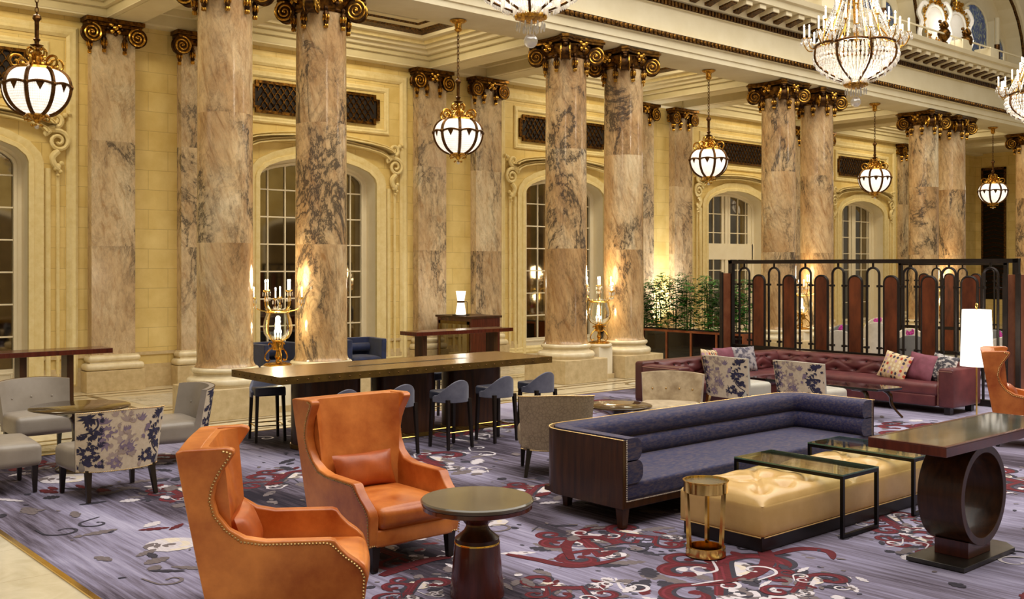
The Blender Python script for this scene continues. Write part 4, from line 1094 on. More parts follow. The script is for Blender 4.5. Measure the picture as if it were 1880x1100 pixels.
m = MB(); b = tufted(m, (12.78, 11.06, .44), (1, 0, 0), (0, .12, .99), (0, -1, .1), 3.3, .32, 110, 22, 2, 9, .05, .1)
m.box(12.78, 16.1, 11.07, 11.2, .4, .745)
o = obj('tufted_back', m, 'burg', t)
for p in b: bt.ball(p + Vector((0, -.012, 0)), (.016, .012, .016), 7, 5)
obj('button', bt, 'button', o)
for x, y in ((12.62, 10.5), (12.62, 11.2), (15.6, 7.6), (16.3, 7.6), (16.3, 11.2)): obj('leg', MB().box(x - .05, x + .05, y - .05, y + .05, 0, .14), 'black_leg', t)

# scatter pillows
n = NT('oval_dot_weave'); v = n.coord(0, (15, 15, 15)); sp = n.n('ShaderNodeSeparateXYZ', Vector=v)
fx = n.math('SUBTRACT', n.math('FRACT', sp.outputs[0]), .5); fz = n.math('SUBTRACT', n.math('FRACT', sp.outputs[2]), .5)
d = n.math('ADD', n.math('MULTIPLY', fx, n.math('MULTIPLY', fx, 1.7)), n.math('MULTIPLY', fz, fz))
cell = n.n('ShaderNodeCombineXYZ', X=n.math('FLOOR', sp.outputs[0]), Y=n.math('FLOOR', sp.outputs[2]))
wn_ = n.n('ShaderNodeTexWhiteNoise', Vector=cell.outputs[0]).outputs[0]
pick = n.ramp(wn_, [(0, lin('d8c6a0')), (.36, lin('e2d4b4')), (.37, lin('a83c26')), (.58, lin('b8452a')), (.59, lin('3c3040')), (.76, lin('4a3850')), (.77, lin('b08a9a')), (1, lin('c0a0aa'))], 'CONSTANT')
n.set(Base__Color=n.mix(n.math('LESS_THAN', d, .15), lin('c8ac84'), pick), Roughness=.85); MT['dots'] = n.m
MT['mauve_pil'] = mat('mauve_pillow_velvet', '6a3440', '86495a', scale=8, detail=6, rough=.7, bump=.2, bscale=80, bdist=.003)
MT['grey_flor'] = mat('grey_botanical_print', 'a49c9c', '4e4a58', scale=13, detail=5, rough=.8, lo=.46, hi=.56)
MT['grey_leafy'] = mat('charcoal_leaf_print', 'b4aca8', '3a3840', scale=11, stretch=(1, 1, 2), detail=4, rough=.8, lo=.44, hi=.52)
pm = pillow_mb(.5, .46, .17)
def scat(px_loc, rz, tilt, mt, label, roll=0.0):
    o = obj('scatter_pillow', pm, mt); o.location = px_loc; o.rotation_euler = (tilt, roll, rz); tag(o, label, 'pillow', 'scatter pillows on the burgundy sofa')
lw = radians
scat((13.95, 10.86, .47), 0.12, lw(-16), 'dots', 'red and cream oval-patterned pillow at the left end of the burgundy sofa', .1)
scat((14.42, 10.93, .47), -.05, lw(-14), 'mauve_pil', 'plain mauve pillow left, between the oval-patterned and the grey botanical one')
scat((14.86, 10.84, .47), -.25, lw(-16), 'grey_flor', 'grey botanical pillow left, near the corner of the burgundy sofa')
scat((15.74, 8.66, .47), -pi / 2 - .1, lw(-24), 'dots', 'red and cream oval-patterned pillow at the right, leaning on the burgundy sofa', .18)
scat((15.86, 8.26, .47), -pi / 2 - .15, lw(-20), 'mauve_pil', 'plain mauve pillow right, between the oval-patterned and the charcoal leafy one', .1)
scat((15.9, 7.92, .47), -pi / 2 - .3, lw(-18), 'grey_leafy', 'charcoal leafy pillow against the right arm of the burgundy sofa', .12)

# ---- tan tufted ottoman
t = thing('tufted_ottoman', 'long butter-tan leather tufted ottoman under two black-framed glass tables', 'ottoman', (6.9, 4.88, 0))
OL, OW = 2.85, .86
obj('plinth', MB().box(.03, OL - .03, .03, OW - .03, 0, .11), 'black_leg', t)
m = MB(); m.rbox((OL / 2, OW / 2, .25), (OL, OW, .27), .03, 3, 0, (0, .006, 0)); obj('body', m, 'tan_lea', t)
for x0, ln, c in ((.004, 1.36, 5), (1.37, 1.474, 5)):
    m = MB(); B = tufted(m, (x0, .004, .37), (1, 0, 0), (0, 1, 0), (0, 0, 1), ln, OW - .008, 84, 64, 3, c - 1, .075, .125, 0, .22)
    o = obj('tufted_top', m, 'tan_lea', t)
    bt = MB()
    for p in B: bt.ball(p + Vector((0, 0, .01)), (.014, .014, .01), 8, 5)
    obj('button', bt, 'tan_lea', o)
wl = MB()
for y in (0.0, OW): wl.tube([(.02, y, .118), (OL - .02, y, .118)], .005, 5)
for x in (0.0, OL): wl.tube([(x, .02, .118), (x, OW - .02, .118)], .005, 5)
obj('welt', wl, 'tan_lea', t)

# ---- bar stools
def make_stool():
    t = thing('bar_stool', '', 'stool')
    P = arc(0, .0, .205, 0, pi, 12) + arc(-.155, -.16, .05, pi, 1.5 * pi, 4) + arc(.155, -.16, .05, -pi / 2, 0, 4)
    obj('seat', MB().prism(P, lambda a, b, z: (a, b, z), .6, .72), 'stool_seat', t, .03, segs=4)
    def bo(off):
        def f(u, v):
            a = -.32 + (pi + .64) * u; R = .232 - off; b = max(0, sin(a)); h = .085 + .2 * b ** 1.3
            return (R * cos(a) if b > 0 else (1 if u < .5 else -1) * R, R * sin(a), .58 + v * h * (1 if .02 < u < .98 else .8))
        return f
    m = MB(); m.sheet(bo(0), bo(.035), 26, 6); obj('back_rim', m, 'stool_grey', t, .008)
    for x, y, b in ((-.17, -.16, -.02), (.17, -.16, -.02), (-.17, .17, .035), (.17, .17, .035)): obj('leg', MB().taper((x, y, .62), (x * 1.12, y + b, 0), .022, .016), 'black_leg', t)
    f = MB(); z = .21
    for p, q in (((-.185, -.17), (.185, -.17)), ((-.185, .19), (.185, .19)), ((-.185, -.17), (-.185, .19)), ((.185, -.17), (.185, .19))): f.taper((p[0], p[1], z), (q[0], q[1], z), .001, .001) if False else f.tube([(p[0], p[1], z), (q[0], q[1], z)], .008, 6)
    obj('foot_rail', f, 'brass', t)
    return t
s0 = make_stool(); SG = 'slate bar stools at the long bar table'
SL = [(6.42, 10.5, 0, 'bar stool nearest the left, only its back rim showing over the wing chair'), (7.23, 10.5, 0, 'bar stool partly hidden by the wing chair wing, second from left on the near side'),
      (8.02, 10.42, 0, 'bar stool just right of the orange wing chair, fully in view'), (8.78, 10.42, 0, 'bar stool second from the right end on the near side of the bar table'), (9.55, 10.45, 0, 'rightmost bar stool on the near side, behind the beige barrel chair'),
      (6.5, 12.42, pi - .25, 'bar stool at the far left corner of the bar table with its seat showing'), (7.5, 12.5, pi, 'far-side bar stool seen under the left half of the bar table'), (8.5, 12.5, pi, 'far-side bar stool seen under the middle of the bar table'), (9.35, 12.5, pi, 'far-side bar stool seen under the right half of the bar table')]
# local: back rim at +y; near-side stools face +Y, so their back is turned to -Y
for i, (x, y, a, lb) in enumerate(SL):
    o = s0 if i == 0 else copy_tree(s0); put(o, (x, y, 0), a + pi, lb, SG)

# ---- navy armchairs by the windows
def make_navy():
    t = thing('navy_armchair', '', 'armchair')
    obj('seat', MB().rbox((0, .36, .34), (.66, .7, .22), .05, 3, 0, (0, 0, .03)), 'navy', t)
    P = u_path(.86, .78, .16); P = [(x - .43, y) for x, y in P]
    m = MB().sweep(P, [(0, .12), (.01, .82), (-.1, .82), (-.11, .12)]); obj('shell', m, 'navy', t, .02)
    obj('bolster', MB().tube([(-.3, .6, .62), (.3, .6, .62)], .09, 14), 'navy', t)
    for x in (-.33, .33):
        for y in (.08, .68): obj('leg', MB().taper((x, y, .14), (x, y, 0), .025, .018), 'black_leg', t)
    return t
na = make_navy(); put(na, (9.75, 17.95, 0), 0.1, 'navy velvet armchair seen between the first two columns behind the candelabra', 'navy armchairs by the wall')
put(copy_tree(na), (11.66, 17.95, 0), -.15, 'navy velvet armchair just right of the second column, by the arched mirror', 'navy armchairs by the wall')
# ------------------------------------------------------------------ tables
t = thing('pedestal_side_table', 'round drink table with grey stone top and dark flared wooden pedestal, in the foreground', 'side table', (4.53, 5.58, 0))
obj('tabletop', MB().lathe([(.36, .635), (.388, .64), (.395, .655), (.395, .665), (.385, .675), (0.001, .676)], 64), 'top_grey', t)
obj('underside', MB().lathe([(.385, .636), (.385, .61), (.36, .6), (.2, .56), (.11, .53), (.085, .5)], 48), 'red_wood', t)
obj('collar', MB().lathe([(.078, .485), (.08, .49), (.08, .505), (.078, .51)], 40), 'bar_edge', t)
obj('neck', MB().lathe([(.155, .37), (.155, .40), (.13, .42), (.095, .45), (.078, .48), (.076, .5)], 40), 'dark_wood', t)
obj('band', MB().lathe([(.158, .36), (.16, .362), (.16, .372), (.158, .375)], 40), 'brass', t)
obj('pedestal', MB().lathe([(.19, 0), (.19, .02), (.157, .365)], 48), 'red_wood', t)
def rtable(name, label, loc, r, h, top):
    t = thing(name, label, 'table', loc)
    obj('tabletop', MB().lathe([(r * .93, h - .03), (r, h - .02), (r, h - .006), (r - .008, h), (.001, h)], 56), top, t)
    obj('underside', MB().lathe([(.1, h - .14), (.2, h - .1), (r * .9, h - .03)], 40), 'smoke', t)
    obj('stem', MB().lathe([(.13, .2), (.11, .24), (.085, .34), (.09, h - .2), (.12, h - .13)], 36), 'top_brown', t)
    obj('ring', MB().lathe([(.135, .19), (.14, .2), (.14, .215), (.135, .22)], 32), 'brass', t)
    obj('base', MB().lathe([(.26, 0), (.26, .02), (.2, .05), (.15, .19)], 40), 'top_brown', t)
rtable('round_table', 'round glossy brown table among the grey floral-backed chairs at left', (3.95, 12.0, 0), .54, .72, 'top_brown')
rtable('round_table', 'round bronze-topped table between the barrel chair and the velvet chair', (9.22, 8.62, 0), .41, .61, 'top_brown')

# long bar table
t = thing('bar_table', 'long bar-height table with riveted bronze edge and dark oval pedestals', 'bar table', (5.9, 10.95, 0))
BL, BD, BZ = 4.4, 1.28, .985
obj('tabletop', MB().box(.01, BL - .01, .01, BD - .01, BZ - .085, BZ), 'bar_top', t)
ed = MB().box(0, BL, 0, .012, BZ - .09, BZ + .001).box(0, BL, BD - .012, BD, BZ - .09, BZ + .001).box(0, .012, .012, BD - .012, BZ - .09, BZ + .001).box(BL - .012, BL, .012, BD - .012, BZ - .09, BZ + .001)
e_ = obj('metal_edge', ed, 'bar_edge', t)
rv = MB()
for i in range(30): x = .08 + i * (BL - .16) / 29; nails(rv, [(x, -.001, BZ - .045), (x + .001, -.001, BZ - .045)], (0, -1, 0), .011, .1)
for i in range(9): y = .08 + i * (BD - .16) / 8; nails(rv, [(-.001, y, BZ - .045), (-.001, y + .001, BZ - .045)], (-1, 0, 0), .011, .1)
obj('rivet', rv, 'bronze', e_)
obj('cable_slot', MB().box(1.35, 3.3, .6, .68, BZ, BZ + .003), 'black_leg', t)
for x in (1.0, 2.2, 3.4):
    P = arc(x - .2, BD / 2, .27, pi / 2, 1.5 * pi, 12) + arc(x + .2, BD / 2, .27, -pi / 2, pi / 2, 12)
    obj('pedestal', MB().prism(P, lambda a, b, z: (a, b, z), 0.02, BZ - .085), 'dark_wood', t)
    P2 = [(x + (a - x) * 1.03, BD / 2 + (b - BD / 2) * 1.05) for a, b in P]; obj('foot_band', MB().prism(P2, lambda a, b, z: (a, b, z), 0, .05), 'bar_edge', t)

def slim_bar(name, label, x0, x1, y0, y1, h, legs):
    t = thing(name, label, 'bar table', (x0, y0, 0)); L, D = x1 - x0, y1 - y0
    obj('tabletop', MB().box(0, L, 0, D, h - .075, h), 'red_wood', t, .004)
    for x in legs: obj('leg', MB().box(x - .05, x + .05, .14, D - .14, .0, h - .075), 'dark_wood', t); 
    obj('stretcher', MB().box(legs[0], legs[-1], D / 2 - .03, D / 2 + .03, .12, .18), 'dark_wood', t)
slim_bar('slim_bar_table', 'slim dark bar table cut by the left edge in front of the first arched mirror', 2.2, 5.85, 16.25, 16.8, 1.04, (.9, 2.37, 3.05))
slim_bar('slim_bar_table', 'slim mahogany bar table behind the long bar table, below the white lamp', 11.5, 13.95, 16.0, 16.55, 1.06, (.3, 2.1))

# host cabinet and its lamp
t = thing('host_cabinet', 'mahogany cabinet with framed antique glass front, standing between two pilasters', 'cabinet', (14.3, 17.85, 0))
obj('body', MB().box(.02, .86, 0, 1.25, 0, 1.16), 'red_wood', t, .004); obj('top', MB().box(-.02, .9, -.03, 1.28, 1.16, 1.21), 'dark_wood', t, .004)
for y0, y1 in ((.06, 1.18),):
    d = MB(); d.box(0, .02, y0, y1, .15, .22).box(0, .02, y0, y1, 1.02, 1.09).box(0, .02, y0, y0 + .07, .15, 1.09).box(0, .02, y1 - .07, y1, .15, 1.09); dr = obj('door', d, 'bar_edge', t)
    obj('glass', MB().box(.005, .016, y0 + .07, y1 - .07, .22, 1.02), 'mirror', dr)
t = thing('hourglass_table_lamp', 'lit white hourglass-shaped lamp on the mahogany cabinet', 'lamp', (14.5, 18.45, 1.21))
obj('base', MB().lathe([(.2, 0), (.2, .02), (.001, .022)], 32), 'black_metal', t)
obj('upper_shade', MB().lathe([(.08, .33), (.115, .55), (.11, .55), (.075, .335)], 32), 'shade', t); obj('lower_shade', MB().lathe([(.12, .03), (.08, .29), (.075, .29), (.115, .03)], 32), 'shade', t)
f = MB().lathe([(.085, .29), (.088, .3), (.085, .33)], 24); f.tube([(.09, 0, .31), (.17, 0, .31), (.18, 0, .29), (.18, 0, .02)], .007, 6); obj('bracket', f, 'bronze', t)

# glass bridge tables over the ottoman
def bridge(x, label):
    t = thing('glass_bridge_table', label, 'table', (x, 4.7, 0), 0, 'glass tables straddling the ottoman'); W, D, H, q = .58, 1.12, .525, .018
    obj('glass_top', MB().box(.004, W - .004, .004, D - .004, H, H + .012), 'tglass', t); 
    obj('glass_rim', MB().box(0, W, 0, .004, H, H + .012).box(0, W, D - .004, D, H, H + .012).box(0, .004, .004, D - .004, H, H + .012).box(W - .004, W, .004, D - .004, H, H + .012), 'glass_edge', t)
    f = MB(); 
    for xx in (0, W): f.box(xx - (0 if xx == 0 else .03), xx + (.03 if xx == 0 else 0), 0, D, H - .03, H - .001)
    for yy in (0, D - .03): f.box(.03, W - .03, yy, yy + .03, H - .03, H - .001)
    fr = obj('top_frame', f, 'black_metal', t)
    for yy in (0, D - .03):
        for xx in (0, W - .03): obj('leg', MB().box(xx, xx + .03, yy, yy + .03, 0, H - .03), 'black_metal', t)
        obj('floor_rail', MB().box(.03, W - .03, yy, yy + .03, 0, .03), 'black_metal', t)
bridge(7.78, 'black-framed glass table straddling the ottoman, nearer the gold side table')
bridge(8.98, 'black-framed glass table straddling the ottoman, farther one beside the console')

# gold drink table
t = thing('gold_side_table', 'small polished gold drink table with round tray top beside the tan ottoman', 'side table', (6.53, 5.16, 0))
obj('tray_rim', MB().lathe([(.165, .5), (.175, .505), (.175, .585), (.182, .59), (.182, .597), (.168, .597), (.168, .58), (.16, .5)], 48), 'brass', t)
obj('tray_top', MB().lathe([(.168, .57), (.168, .58), (.001, .58)], 40), 'top_grey', t)
obj('foot_ring', MB().lathe([(.15, .0), (.16, .004), (.155, .07), (.135, .07), (.13, .0)], 40), 'brass', t)
for a in (0.6, 2.7, 4.8): 
    p = Vector((cos(a), sin(a), 0)); obj('leg', MB().taper((p.x * .142, p.y * .142, .06), (p.x * .165, p.y * .165, .51), .014, .013), 'brass', t)

# ring console
t = thing('ring_console_table', 'console table with smoky glass top on one dark wooden ring pedestal, at lower right', 'console table', (7.15, 3.5, 0))
CLn, CW, CZ = 2.05, .61, 1.0
obj('top_frame', MB().box(0, CLn, 0, CW, CZ - .075, CZ - .006), 'red_wood', t, .004)
fr = MB().box(0, CLn, 0, .035, CZ - .006, CZ).box(0, CLn, CW - .035, CW, CZ - .006, CZ).box(0, .035, .035, CW - .035, CZ - .006, CZ).box(CLn - .035, CLn, .035, CW - .035, CZ - .006, CZ); obj('top_border', fr, 'red_wood', t)
obj('glass_inset', MB().box(.035, CLn - .035, .035, CW - .035, CZ - .006, CZ - .001), 'cons_top', t)
for xc in (.89,):
    m = MB(); n = 60; Ro, Ri, zc, y0, y1 = .39, .33, .51, .13, .48
    vs = []; fs = []
    for (r, y) in ((Ro, y0), (Ro, y1), (Ri, y1), (Ri, y0)):
        for i in range(n): a = 2 * pi * i / n; vs.append((xc + r * cos(a), y, zc + r * sin(a)))
    for k in range(4):
        for i in range(n): j = (i + 1) % n; fs.append((k * n + i, k * n + j, ((k + 1) % 4) * n + j, ((k + 1) % 4) * n + i))
    m.add(vs, fs); rg = obj('ring_pedestal', m, 'dark_wood', t, .004)
    obj('block', MB().box(xc - .19, xc + .19, .17, .44, .035, .16), 'red_wood', t, .003)
    obj('base_plate', MB().prism([(-.5, 0.0), (.38, 0), (.5, .12), (.5, .46), (-.5, .46)], lambda a, b, z: (xc + a + .05, b + .08, z), 0, .035), 'steel', t, .004)
    obj('cleat', MB().box(xc - .2, xc + .2, .16, .45, .86, .928), 'dark_wood', t)
# coffee table by the sectional
t = thing('coffee_table', 'low black-topped coffee table with curved bronze legs before the burgundy sofa', 'coffee table', (14.1, 7.95, 0))
m = MB().prism([(0, 0), (.5, -.12), (.62, -.05), (.62, 2.2), (.5, 2.3), (0, 2.3)], lambda a, b, z: (a, b, z), .44, .475); obj('tabletop', m, 'smoke', t, .006)
for x, y, dx, dy in ((.12, .3, -.05, -.1), (.5, .2, .1, -.12), (.12, 2.0, -.05, .1), (.5, 2.0, .1, .1)):
    P = smooth([(x - dx, y - dy * 2.2, .43), (x, y, .42), (x + dx * .6, y + dy * .8, .33), (x + dx * .7, y + dy, .18), (x + dx * 1.6, y + dy * 2, 0.0)], 4)
    obj('leg', MB().tube(P, [.03] * 5 + [.035] * 4 + [.028] * (len(P) - 13) + [.018] * 4, 8), 'top_brown', t)

# ------------------------------------------------------------------ floor lamp
t = thing('floor_lamp', 'lit white floor lamp with tall tapered shade in front of the arched screen', 'floor lamp', (15.46, 7.1, 0))
obj('base', MB().lathe([(.16, 0), (.16, .02), (.03, .035), (.02, .06)], 32), 'brass', t); obj('pole', MB().tube([(0, 0, .03), (0, 0, 1.68)], .013, 10), 'brass', t)
obj('lamp_shade', MB().lathe([(.232, .80), (.205, 1.65), (.2, 1.65), (.227, .805)], 40), 'shade', t)
obj('shade_top', MB().lathe([(.2, 1.645), (.001, 1.65)], 40), 'shade', t)
obj('finial', MB().tube([(.035 * cos(a * pi / 8), 0, 1.71 + .035 * sin(a * pi / 8)) for a in range(16)], .008, 6, closed=True), 'brass', t)

# ------------------------------------------------------------------ globe pendants
def make_pendant():
    t = thing('globe_pendant_lamp', '', 'pendant lamp')
    # origin at the soffit; z down
    c = MB().lathe([(.001, 0), (.15, -.005), (.16, -.02), (.12, -.05), (.07, -.07), (.06, -.16), (.075, -.18), (.05, -.21), (.02, -.23)], 24)
    obj('canopy', c, 'gold_hi', t)
    ch = MB(); z = -.22; i = 0
    while z > -1.12:
        pts = [(.022 * cos(a * pi / 5) * (1 if i % 2 else 0), .022 * cos(a * pi / 5) * (0 if i % 2 else 1), z - .04 + .045 * sin(a * pi / 5)) for a in range(10)]
        ch.tube(pts, .007, 5, closed=True); z -= .07; i += 1
    obj('chain', ch, 'bronze', t)
    s = MB().lathe([(.001, -1.08), (.05, -1.11), (.06, -1.15), (.03, -1.19), (.028, -1.42), (.05, -1.44), (.03, -1.47), (.03, -1.5), (.09, -1.52), (.03, -1.55), (.035, -1.58), (.001, -1.6)], 16)
    obj('stem', s, 'bronze', t)
    cr = MB().lathe([(.03, -1.58), (.07, -1.62), (.05, -1.68), (.09, -1.74), (.16, -1.8), (.24, -1.82), (.3, -1.84), (.31, -1.87), (.26, -1.88)], 24)
    for q in range(6):
        a = q * pi / 3; d = Vector((cos(a), sin(a), 0)); Z = Vector((0, 0, 1))
        cr.tube(smooth3([d * r + Z * z for r, z in ((.05, -1.58), (.1, -1.56), (.13, -1.6), (.12, -1.66), (.08, -1.68), (.11, -1.72))]), .014, 6)
        cr.tube(smooth3([d * r + Z * z for r, z in ((.16, -1.75), (.22, -1.69), (.31, -1.69), (.35, -1.76), (.32, -1.83), (.26, -1.83), (.25, -1.78), (.28, -1.75))]), .018, 6)
        cr.ball(d * .19 + Z * -1.79, .035, 6, 4); e = Vector((cos(a + .5), sin(a + .5), 0)); cr.ball(e * .25 + Z * -1.82, .04, 6, 4)
    obj('crown', cr, 'gold_hi', t)
    ZC_, R_, = -2.10, .44
    gp = lambda a: (R_ * max(.001, cos(a)) ** (.62 if a > 0 else .85), ZC_ + (.27 if a > 0 else .40) * sin(a))
    pr = [gp(-pi / 2 * .8 + (pi * .82) * i / 24) for i in range(25)]
    obj('globe', MB().lathe(pr, 48), 'globe', t)
    rb = MB(); band = MB()
    for q in range(8):
        a = q * pi / 4 + .2; d = Vector((cos(a), sin(a), 0))
        rb.tube([d * (r + .006) + Vector((0, 0, z)) for r, z in pr], [.03] * len(pr), 6)
        rb.ball(d * (R_ + .01) + Vector((0, 0, ZC_)), (.04, .04, .045), 7, 5)
    obj('rib', rb, 'bronze', t)
    N = 96; P = []
    for i in range(N):
        a = 2 * pi * i / N + .2; w = .03 * abs(sin(4 * (a - .2))) ** .8; P.append(((R_ + .012) * cos(a), (R_ + .012) * sin(a), ZC_ + w - .005))
    band.tube(P, .02, 6, closed=True)
    for q in range(8):
        a = (q + .5) * pi / 4 + .2; d = Vector((cos(a), sin(a), 0)); tg = Vector((-sin(a), cos(a), 0))
        c = d * (R_ + .004); band.add([c + tg * .06 + Vector((0, 0, ZC_ + .02)), c - tg * .06 + Vector((0, 0, ZC_ + .02)), c * .985 + Vector((0, 0, ZC_ - .1)), c + d * .02 + Vector((0, 0, ZC_))], [(0, 3, 1), (0, 2, 3), (3, 2, 1)])
    obj('waist_band', band, 'bronze', t)
    fi = MB().lathe([(.15, ZC_ - .38), (.16, ZC_ - .40), (.1, ZC_ - .43), (.05, ZC_ - .46), (.02, ZC_ - .5)], 20)
    for q in range(6):
        a = q * pi / 3; d = Vector((cos(a), sin(a), 0)); fi.tube([d * r + Vector((0, 0, ZC_ - z)) for r, z in ((.12, .4), (.17, .42), (.16, .47), (.1, .46))], .012, 5); fi.ball(d * .07 + Vector((0, 0, ZC_ - .53)), .02, 5, 4)
    obj('finial', fi, 'gold_hi', t); obj('drop', MB().ball((0, 0, ZC_ - .55), .032, 10, 7), 'crystal', t)
    return t
p0 = make_pendant()
PD = ['globe pendant lamp hanging at far left before the first arched mirror', 'globe pendant lamp hanging in front of the second pair of wall pilasters', 'globe pendant lamp hanging just left of the third pair of columns', 'globe pendant lamp hanging between the third and fourth pairs of columns', 'smallest globe pendant lamp hanging near the right edge over the end wall']
for k in range(5):
    o = p0 if k == 0 else copy_tree(p0); put(o, (4.32 + .06 + PIT * k, YC, 6.9), 0, PD[k], 'globe pendants under the colonnade beam')

# ------------------------------------------------------------------ crystal chandeliers
def make_chand():
    t = thing('crystal_chandelier', '', 'chandelier')
    # origin at rim level; bowl below
    R_ = .66; H = .56
    bp = lambda s: (R_ * (1 - .80 * s ** 2.0) + .02 * sin(pi * s) + .05 * sin(pi * s), -H * s ** .82)
    N = 64
    for i in range(N):
        a = 2 * pi * i / N
        if i % 8 == 0: cr = MB(); continue
        cr.tube([(bp(q / 8)[0] * cos(a), bp(q / 8)[0] * sin(a), bp(q / 8)[1]) for q in range(9)], .004, 4, cap=False)
        for q in (1, 4, 7): cr.tube([(bp(q / 8)[0] * cos(a + g), bp(q / 8)[0] * sin(a + g), bp(q / 8)[1]) for g in (-pi / N, 0, pi / N)], .003, 4)
        for k in range(8):
            s = (k + .5) / 8; r, z = bp(s); s2 = (k + 1) / 8; r2, z2 = bp(s2); L = hypot(r2 - r, z2 - z)
            rr_ = 2 * pi * r / N * .4
            cr.ball((r * cos(a), r * sin(a), z), (max(.009, rr_), max(.009, rr_), L * 1.02), 5, 4)
        if i % 8 == 7: obj('crystal_panel', cr, 'crystal', t, ang=20)
    rib = MB()
    for q in range(8):
        a = 2 * pi * q * 8 / N; rib.tube([(bp(s / 12)[0] * 1.02 * cos(a), bp(s / 12)[0] * 1.02 * sin(a), bp(s / 12)[1]) for s in range(13)], .02, 6)
    M_ = 64; rib.tube([(R_ * 1.03 * cos(2 * pi * i / M_), R_ * 1.03 * sin(2 * pi * i / M_), .02 + .02 * abs(sin(8 * pi * i / M_))) for i in range(M_)], .022, 6, closed=True)
    obj('bronze_frame', rib, 'bronze', t)
    st = MB()
    for i in range(28):
        a = 2 * pi * i / 28
        for k in range(34):
            s = k / 34; r = .46 * (1 - s) ** 1.7 + .2 - .04 * s; z = .04 + 1.5 * s; st.ball((r * cos(a), r * sin(a), z), (.016, .016, .024), 5, 4)
    obj('crystal_strand', st, 'crystal', t)
    cs = MB().lathe([(.03, 0), (.04, .5), (.06, .9), (.2, 1.5), (.24, 1.56), (.22, 1.62)], 20)
    for q in range(8): a = q * pi / 4; cs.tube([(r * cos(a), r * sin(a), z) for r, z in ((.6, .05), (.4, .3), (.27, .7), (.21, 1.1), (.18, 1.5))], .012, 5)
    obj('corona_stem', cs, 'gold_hi', t)
    b = MB().lathe([(.15, -H - .0), (.19, -H - .03), (.17, -H - .08), (.08, -H - .12), (.001, -H - .13)], 24)
    for i in range(12): a = i * pi / 6; b.ball((.17 * cos(a), .17 * sin(a), -H - .05), .035, 6, 4)
    obj('bottom_cup', b, 'gold_hi', t)
    dr = MB()
    for i in range(14): a = i * 2 * pi / 14; dr.ball((.17 * cos(a), .17 * sin(a), -H - .17), (.014, .014, .05), 5, 5); dr.ball((.09 * cos(a), .09 * sin(a), -H - .2), (.012, .012, .05), 5, 5)
    obj('pendant_drop', dr, 'crystal', t); obj('crystal_ball', MB().ball((0, 0, -H - .34), .085, 16, 10), 'crystal', t)
    for ring, (rad, n, z0) in enumerate(((.83, 16, .18), (.58, 8, .40), (.36, 6, .62))):
        for i in range(n):
            a = 2 * pi * i / n + ring * .2 + (.06 if i % 2 else -.06); rd = rad * (1 if i % 2 else .93); x, y = rd * cos(a), rd * sin(a); zz = z0 + (.05 if i % 2 else 0)
            arm = MB().tube(smooth([(R_ * .9 * cos(a), R_ * .9 * sin(a), .03), ((rd + R_) / 2 * cos(a), (rd + R_) / 2 * sin(a), -.01 if ring == 0 else .12), (rd * 1.0 * cos(a), rd * 1.0 * sin(a), zz - .12), (x, y, zz - .02)], 4), .011, 5); arm.lathe([(.015, zz - .03), (.035, zz - .01), (.03, zz)], 10, (x, y, 0)); ao = obj('arm', arm, 'gold_hi', t)
            obj('candle', MB().lathe([(.016, zz), (.016, zz + .16), (.001, zz + .165)], 8, (x, y, 0)), 'candle', ao); obj('bulb', MB().ball((x, y, zz + .19), (.012, .012, .03), 6, 5), 'flame', ao)
            if ring == 0:
                cd = MB()
                for q in range(7): g = q * 2 * pi / 7; cd.ball((x + .04 * cos(g), y + .04 * sin(g), zz - .05), (.011, .011, .035), 5, 4); cd.ball((x + .055 * cos(g + .4), y + .055 * sin(g + .4), zz - .11), (.012, .012, .035), 5, 4)
                for q in range(3): cd.ball((x * .92, y * .92, zz - .1 - q * .05), (.013, .013, .03), 5, 4)
                obj('prism_drop', cd, 'crystal', ao)
    return t
ch0 = make_chand()
CD = [((8.3, 9.2, 5.93), 'crystal chandelier at top centre, only its bowl bottom in the picture'), ((15.62, 9.2, 5.97), 'big crystal chandelier with lit candles at upper right, seen whole'), ((23.0, 9.2, 5.98), 'crystal chandelier cut by the right edge of the picture')]
for i, (p, lb) in enumerate(CD):
    o = ch0 if i == 0 else copy_tree(ch0); put(o, p, .1 * i, lb, 'crystal chandeliers over the court')

